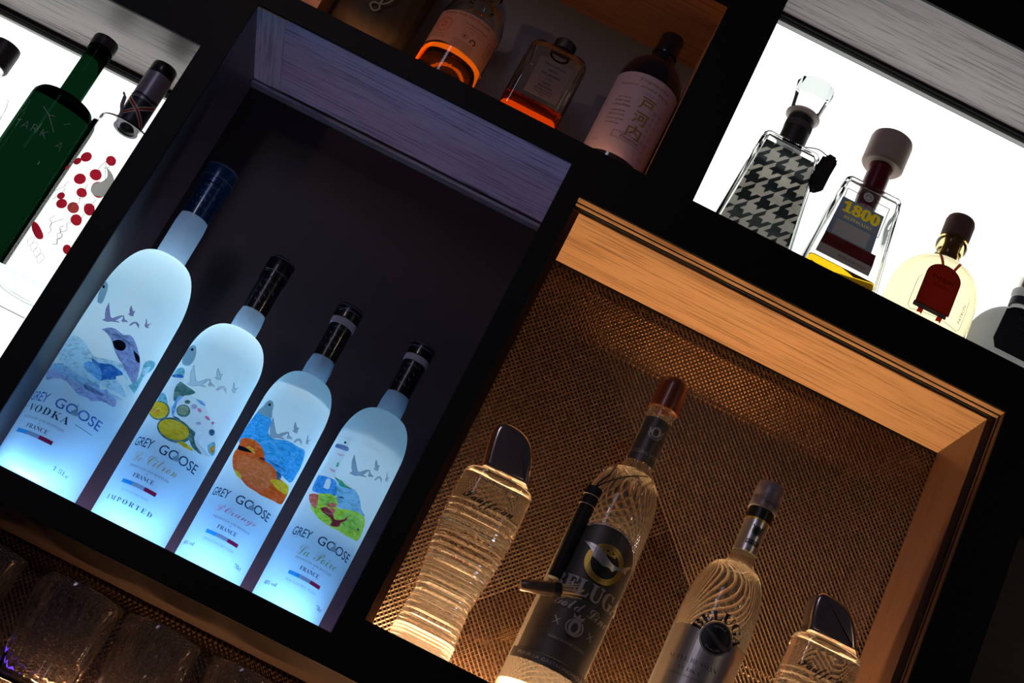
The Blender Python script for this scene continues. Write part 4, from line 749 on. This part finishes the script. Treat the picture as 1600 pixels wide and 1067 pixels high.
q.rect(-22, 22, 214, 246, 'flag_dark'); q.line([(-18, 216), (2, 232), (20, 246)], 4.5, 'cream'); q.line([(-18, 216), (2, 232), (20, 246)], 2.6, 'flag_red'); q.line([(-18, 246), (2, 232), (20, 216)], 4.5, 'cream'); q.line([(-18, 246), (2, 232), (20, 216)], 2.6, 'flag_red')
q.line([(-22, 248), (-8, 252), (10, 249), (22, 252)], 2.6, 'flag_dark'); q.build('sleeve_print', t)
p = Print(cyl_surf(prof, R), flat=True)
for u, v, r in ((-2.4, 124, 6.2), (9, 136.4, 6.2), (20, 124.7, 8.5), (6.8, 111.5, 5.2), (-9.7, 98.4, 4.2), (-4.3, 90.7, 5.6), (22.9, 101.2, 6.4), (17.4, 83.4, 6), (-16.2, 141.7, 4.4), (-9.9, 149.5, 6), (14.4, 158.8, 5.4), (26, 52, 5)):
    p.disc(u, v, r, 'ink_berry', 20)
p.disc(8, 92.6, 6, 'ink_berry2', 20); p.disc(-24, 132, 3, 'ink_berry2'); p.poly([(-22, 62), (-14, 60), (-3, 52), (-1, 47), (-6, 45), (-14, 50), (-20, 56)], 'ink_berry', 3)
p.poly([(14, 150), (22, 148), (30, 142), (34, 128), (22, 118), (14, 118), (12, 126), (18, 134), (20, 142)], 'ink_leafgrey', 3)
rr = random.Random(3)
for k in range(16):
    u = rr.uniform(-22, 24); v = rr.uniform(60, 165); pts = [(u, v)]
    for i in range(4): u += rr.uniform(-6, 5); v -= rr.uniform(2, 7); pts.append((u, v))
    p.line(pts, .45, 'outline', 4)
for k in range(4):
    u, v = -14+k*6, 40-k*4; p.line([(u, v), (u+3, v+5), (u+7, v+2), (u+5, v-6), (u, v)], .3, 'outline', 4)
p.build('berry_print', t)
tw = tube('twig', spline([(-.0075, -.012, .214), (-.011, -.013, .224), (-.0145, -.012, .230), (-.017, -.011, .240), (-.021, -.010, .245)], 4), [.0022]*13+[.0012]*4, 'twig', t)
t = thing('clear_bottle', (-.5790, .060, FL), 'bottle with rough dark cap at the left edge, mostly outside the frame', 'bottle')
R = .037
prof = [(0, .003), (R*.8, .002), (R*.96, .002), (R, .007), (R, .160), (R*.98, .168)]+arc(R*.98, .168, .0140, .196, 10)[1:]+[(.0130, .198)]
lathe('glass_body', prof+[(.0130, .206), (0, .206)], 'clear_spirit', t, 72)
lathe('cap', [(0, .2062), (.0150, .2062), (.0162, .208), (.0164, .232), (.0156, .236), (0, .2364)], 'cap_dark', t)
p = Print(cyl_surf(prof, R))
for k in range(7): p.ring(14, 120+k*7, 5+k*.3, 6+k*.3, 'blue_print', a0=200, a1=340)
p.build('side_print', t)

# ---------------------------------------------------------------- upper middle niche
FM = OPEN['mid'][2]+.0004
glass('amber_glass', (1, .97, .90), 1.45); glass('whisky', (1, .68, .30), 1.36); glass('whisky_deep', (.95, .50, .14), 1.36); tl('paper_peach', (.80, .40, .30), .45); pm('ink_brown', (.10, .03, .02), .6); pm('ink_rust', (.55, .08, .04), .6)
pm('label_dark', (.13, .10, .11), .6); pm('dark_bottle', (.010, .007, .014), .12, coat=.5); pm('label_lilac', (.44, .34, .44), .6); pm('gold_ink', (.25, .15, .03), .5); pm('wrap', (.035, .022, .014), .7); pm('gold_wrap', (.30, .22, .12), .5); pm('ink_dim', (.13, .08, .11), .6)
t = thing('whisky_bottle', (-.1510, .060, FM), 'round shouldered whisky bottle with a peach paper label and a little amber liquid', 'bottle')
R = .0375
prof = [(0, .003), (R*.8, .0015), (R*.96, .0015), (R, .006), (R, .098)]+arc(R, .098, .0165, .133, 12)[1:]+[(.0150, .138), (.0150, .150), (.0172, .152), (.0172, .157), (.0155, .158)]
lathe('glass_body', prof+[(.0120, .158), (.0120, .134)]+[(r-.0022, z-.002) for r, z in arc(.0155, .134, R, .098, 10, 'flare')][1:]+[(R-.0022, .060), (R-.0022, .008), (0, .006)], 'amber_glass', t, 96)
lathe('liquid', [(0, .0055), (R-.0021, .0070), (R-.0021, .0480), (0, .0480)], 'whisky', t, 96)
lathe('cap', [(0, .1582), (.0172, .1582), (.0172, .176), (0, .177)], 'cap_dark', t)
p = Print(cyl_surf(prof, R), flat=True)
p.poly([(-48, 50), (-20, 50), (12, 45.5), (50, 45.5), (52, 95), (-46, 95)], 'paper_peach')
p.text(serif('WHITE OAK DISTILLERY'), -4, 91, 'ink_brown', h=3.4, w=62, weight=-.01); p.ring(-27, 74, 9, 10.2, 'ink_rust'); p.ring(-27, 74, 6.6, 7.2, 'ink_rust'); p.ring(-27, 74, 2, 4, 'ink_rust'); p.text('TOKINOKA', -27, 82, 'ink_rust', h=1.2, w=9)
p.text(serif('BLENDED WHISKY'), 12, 82, 'ink_brown', h=2.2, w=30); p.text('PRODUCT OF JAPAN', 12, 77.5, 'ink_brown', h=1.5, w=24); p.text('50 CL', 8, 73.5, 'ink_brown', h=1.5); p.text('40% VOL', 20, 73.5, 'ink_brown', h=1.5)
p.ring(3, 66, 3, 3.5, 'ink_brown'); p.disc(3, 66, 1.5, 'ink_brown'); p.ring(14.5, 63.5, 2.2, 4, 'ink_brown', a0=-60, a1=210)
for k in range(5): p.rect(-8+k*.4, 18+k*.3, 57.5-k*2.4, 58-k*2.4, 'ink_brown')
p.text('IMPORTED BY', -27, 60, 'ink_brown', h=1.5, w=17); p.text('70CL 50%', -27, 56.5, 'ink_brown', h=1.8, w=16); p.frame(34, 40, 60, 80, .5, 'ink_brown'); p.build('paper_label', t)
t = thing('whisky_bottle', (-.0450, .055, FM), 'small square whisky bottle with dark label and golden liquid left in its base', 'bottle')
H = .1175; sq = [(0, .0345, .029, .009), (.002, .0355, .030, .010), (H-.016, .0355, .030, .010), (H-.006, .0325, .027, .012), (H-.001, .024, .020, .012), (H, .018, .017, .012)]
ri = [(H+.001, .0125, .0125, .0124), (H+.006, .0125, .0125, .0124), (H+.006, .009, .009, .0089), (H-.002, .009, .009, .0089)]; inn = [(H-.004, .022, .018, .010), (H-.009, .030, .0245, .010), (H-.018, .0328, .0273, .008), (.010, .0328, .0273, .008), (.008, .031, .025, .008)]
finish('glass_body', loft_bm(sq+ri+inn, 7), 'amber_glass', t, angle=40); finish('liquid', loft_bm([(.0075, .031, .0255, .008), (.0095, .0330, .0275, .008), (.0355, .0330, .0275, .008)], 6), 'whisky_deep', t, angle=40)
lathe('cap', [(0, .1235), (.0125, .1235), (.0133, .125), (.0133, .1345), (.0122, .136), (0, .1362)], 'cap_dark', t)
p = Print(lambda u, v, off: Vector((u/1000, -.0300-off, v/1000)), 0); p.rect(-17, 23.5, 40, 90.5, 'label_dark')
for s_, v_, h_ in (('NIKKA WHISKY', 84, 2.4), ('FROM', 77.5, 2.6), ('THE BARREL', 71.5, 2.6), ('alc. 51.4', 65.5, 1.8), ('WHISKY', 59.5, 2), ('BLENDED', 54.5, 2.4), ('THE NIKKA WHISKY', 50, 1.6), ('DISTILLING CO LTD', 46.5, 1.6), ('JAPAN', 43.2, 1.6)): p.text(serif(s_), 3, v_, 'ink_ink', h=h_, weight=-.005)
p.build('paper_label', t)
t = thing('whisky_bottle', (.0625, .060, FM), 'dark whisky bottle with a lilac label bearing three gold brushed characters', 'bottle')
R = .0385
prof = [(0, .003), (R*.8, .0015), (R*.96, .0015), (R, .006), (R, .128)]+arc(R, .128, .0150, .170, 12)[1:]+[(.0138, .174), (.0138, .182)]
lathe('glass_body', prof+[(0, .182)], 'dark_bottle', t, 96)
lathe('cap', [(0, .1822), (.0150, .1822), (.0153, .184), (.0150, .187), (.0142, .190), (.0142, .209), (.0130, .2115), (0, .2118)], 'cap_black', t)
p = Print(cyl_surf(prof, R)); p.rect(-52, 50, 17, 128.5, 'label_lilac')
p.text(italic('Togouchi'), 6, 120, 'gold_ink', h=6.5, w=40); p.text(italic('Japanese Blended Whisky'), -2, 111.5, 'gold_ink', h=4, w=66); p.text('ウイスキー', 5, 104.5, 'gold_ink', h=3, w=19)
for i, ch in enumerate('戸河内'): p.text(ch, 7, 92-i*19.5, 'gold_ink', h=16.5, w=18, weight=.012)
for k, (s_, v_) in enumerate((('Aged with care', 92), ('in oak casks', 87), ('in a tunnel near Hiroshima', 81), ('smooth and mellow taste', 73), ('light peat and a hint', 67), ('of chocolate and vanilla', 61), ('finely balanced whisky', 55))): p.text(italic(s_), -21, v_, 'ink_dim', h=2.4, w=17+(k % 3)*3)
for c_ in range(2):
    for k in range(6): p.text('日本の味木水酒米山川石空'[c_*6+k], 20+c_*7, 88-k*8, 'ink_dim', h=3.2, w=3.2)
p.frame(-15, 27, 37, 46, .45, 'ink_dim'); p.text(italic('Premium'), 6, 41.5, 'ink_dim', h=4.6, w=24, weight=-.01); p.text('70cl', -32, 30, 'ink_dim', h=2, w=7); p.text('40%', 28, 28, 'ink_dim', h=2, w=7); p.build('paper_label', t)
t = thing('wrapped_bottle', (-.2480, .055, FM), 'dark wrapped bottle with gold brush lettering, cut off by the top edge', 'bottle')
R = .046
bm = lathe_bm([(0, 0), (R*.70, 0), (R*.78, .006), (R*.80, .014), (R*.98, .024), (R, .035), (R*.98, .050), (R, .080), (R, .150)]+arc(R, .150, .014, .190, 8)[1:]+[(.014, .215), (0, .215)], 72)
for v in bm.verts:
    a = math.atan2(v.co.y, v.co.x); k = 1+.022*math.sin(a*17+v.co.z*60)+.014*math.sin(a*31-v.co.z*90)
    if v.co.z > .005: v.co.x *= k; v.co.y *= k
finish('wrapped_body', bm, 'wrap', t, angle=60)
p = Print(lambda u, v, off: Vector((u/1000, -.0485-off, v/1000)), 0)
p.line([(-8, 62), (-11, 56), (-4, 57), (3, 50), (2, 44), (-4, 43), (-6, 38), (0, 33), (5, 38), (2, 44)], 2, 'gold_wrap', 4); p.line([(10, 70), (14, 60), (10, 50), (4, 44)], 1.6, 'gold_wrap', 4); p.line([(-14, 78), (0, 72), (12, 78), (6, 66), (-8, 68)], 2, 'gold_wrap', 4); p.build('gold_lettering', t)
t = thing('filler_box', (-.334, .09, FM), 'added orange wooden box filling the patch left of the dark wrapped bottle', 'box')  # box put in for an orange patch of lit wood
boxes('box_body', [(-.02, .02, -.03, .03, 0, .115)], 'oak_mid', t); boxes('box_lid', [(-.021, .021, -.031, .031, .115, .121)], 'oak_mid', t)

# ---------------------------------------------------------------- cut glass tumblers
hazy('crystal', (.99, .985, .98), 1.45, 0, .005)
def tumbler(x, y, label, rt=.0445):
    t = thing('glass_tumbler', (x, y, LZ), label, 'tumbler', 'cut glass tumblers on the lower shelf')
    n = 96; H = .1190; bm = bmesh.new(); rings = []
    def ring(z, r, flute=0):
        rings.append([bm.verts.new(((r+flute*abs(math.cos(12*2*math.pi*i/n*.5*2/2)))*math.cos(2*math.pi*i/n), (r+flute*abs(math.cos(12*2*math.pi*i/n)))*math.sin(2*math.pi*i/n), z)) for i in range(n)])
    for i in range(13):
        z = .0+H*i/12; r = rt*.80+(rt-rt*.80)*z/H; ring(z, r-(.0010 if .01 < z < .09 else 0), .0012 if .01 < z < .09 else 0)
    ring(H+.0008, rt-.0008)
    for z, o in ((H, .0016), (.095, .0022), (.06, .0024), (.016, .0028), (.013, .006)): ring(z, rt*.80+(rt-rt*.80)*z/H-o)
    for a, b in zip(rings, rings[1:]):
        for i in range(n): bm.faces.new((a[i], a[(i+1) % n], b[(i+1) % n], b[i]))
    bm.faces.new(rings[0]); bm.faces.new(rings[-1]); bmesh.ops.recalc_face_normals(bm, faces=bm.faces)
    finish('glass_body', bm, 'crystal', t, angle=70); return t
tumbler(-.3150, .058, 'cut glass tumbler at the left edge of the lower shelf, half out of frame')
tumbler(-.2090, .056, 'large ribbed cut glass tumbler below the lemon bottle')
tumbler(-.1205, .058, 'cut glass tumbler showing wire mesh through it, below the orange bottle', .0400)
tumbler(-.0290, .060, 'cut glass tumbler at the bottom edge below the pear bottle, only its rim showing', .0400)
# ---------------------------------------------------------------- stemmed glasses in the dark right niche
def goblet(x, y, label):
    t = thing('wine_glass', (x, y, OPEN['right'][2]), label, 'glass', 'wine glasses in the dark right niche')
    lathe('bowl', [(.0042, .088), (.012, .091), (.028, .104), (.036, .125), (.037, .145), (.031, .185), (.0300, .186), (.0360, .145), (.0350, .125), (.0270, .105), (.012, .0935), (0, .092)], 'crystal', t, 48)
    lathe('stem', [(.0042, .089), (.0036, .060), (.0036, .010), (.006, .004)], 'crystal', t, 24); lathe('foot', [(0, .0002), (.034, .0002), (.034, .0016), (.006, .004), (0, .0042)], 'crystal', t, 48)
    return t
goblet(.672, .055, 'faint wine glass at the dark right edge, nearer the bottom');
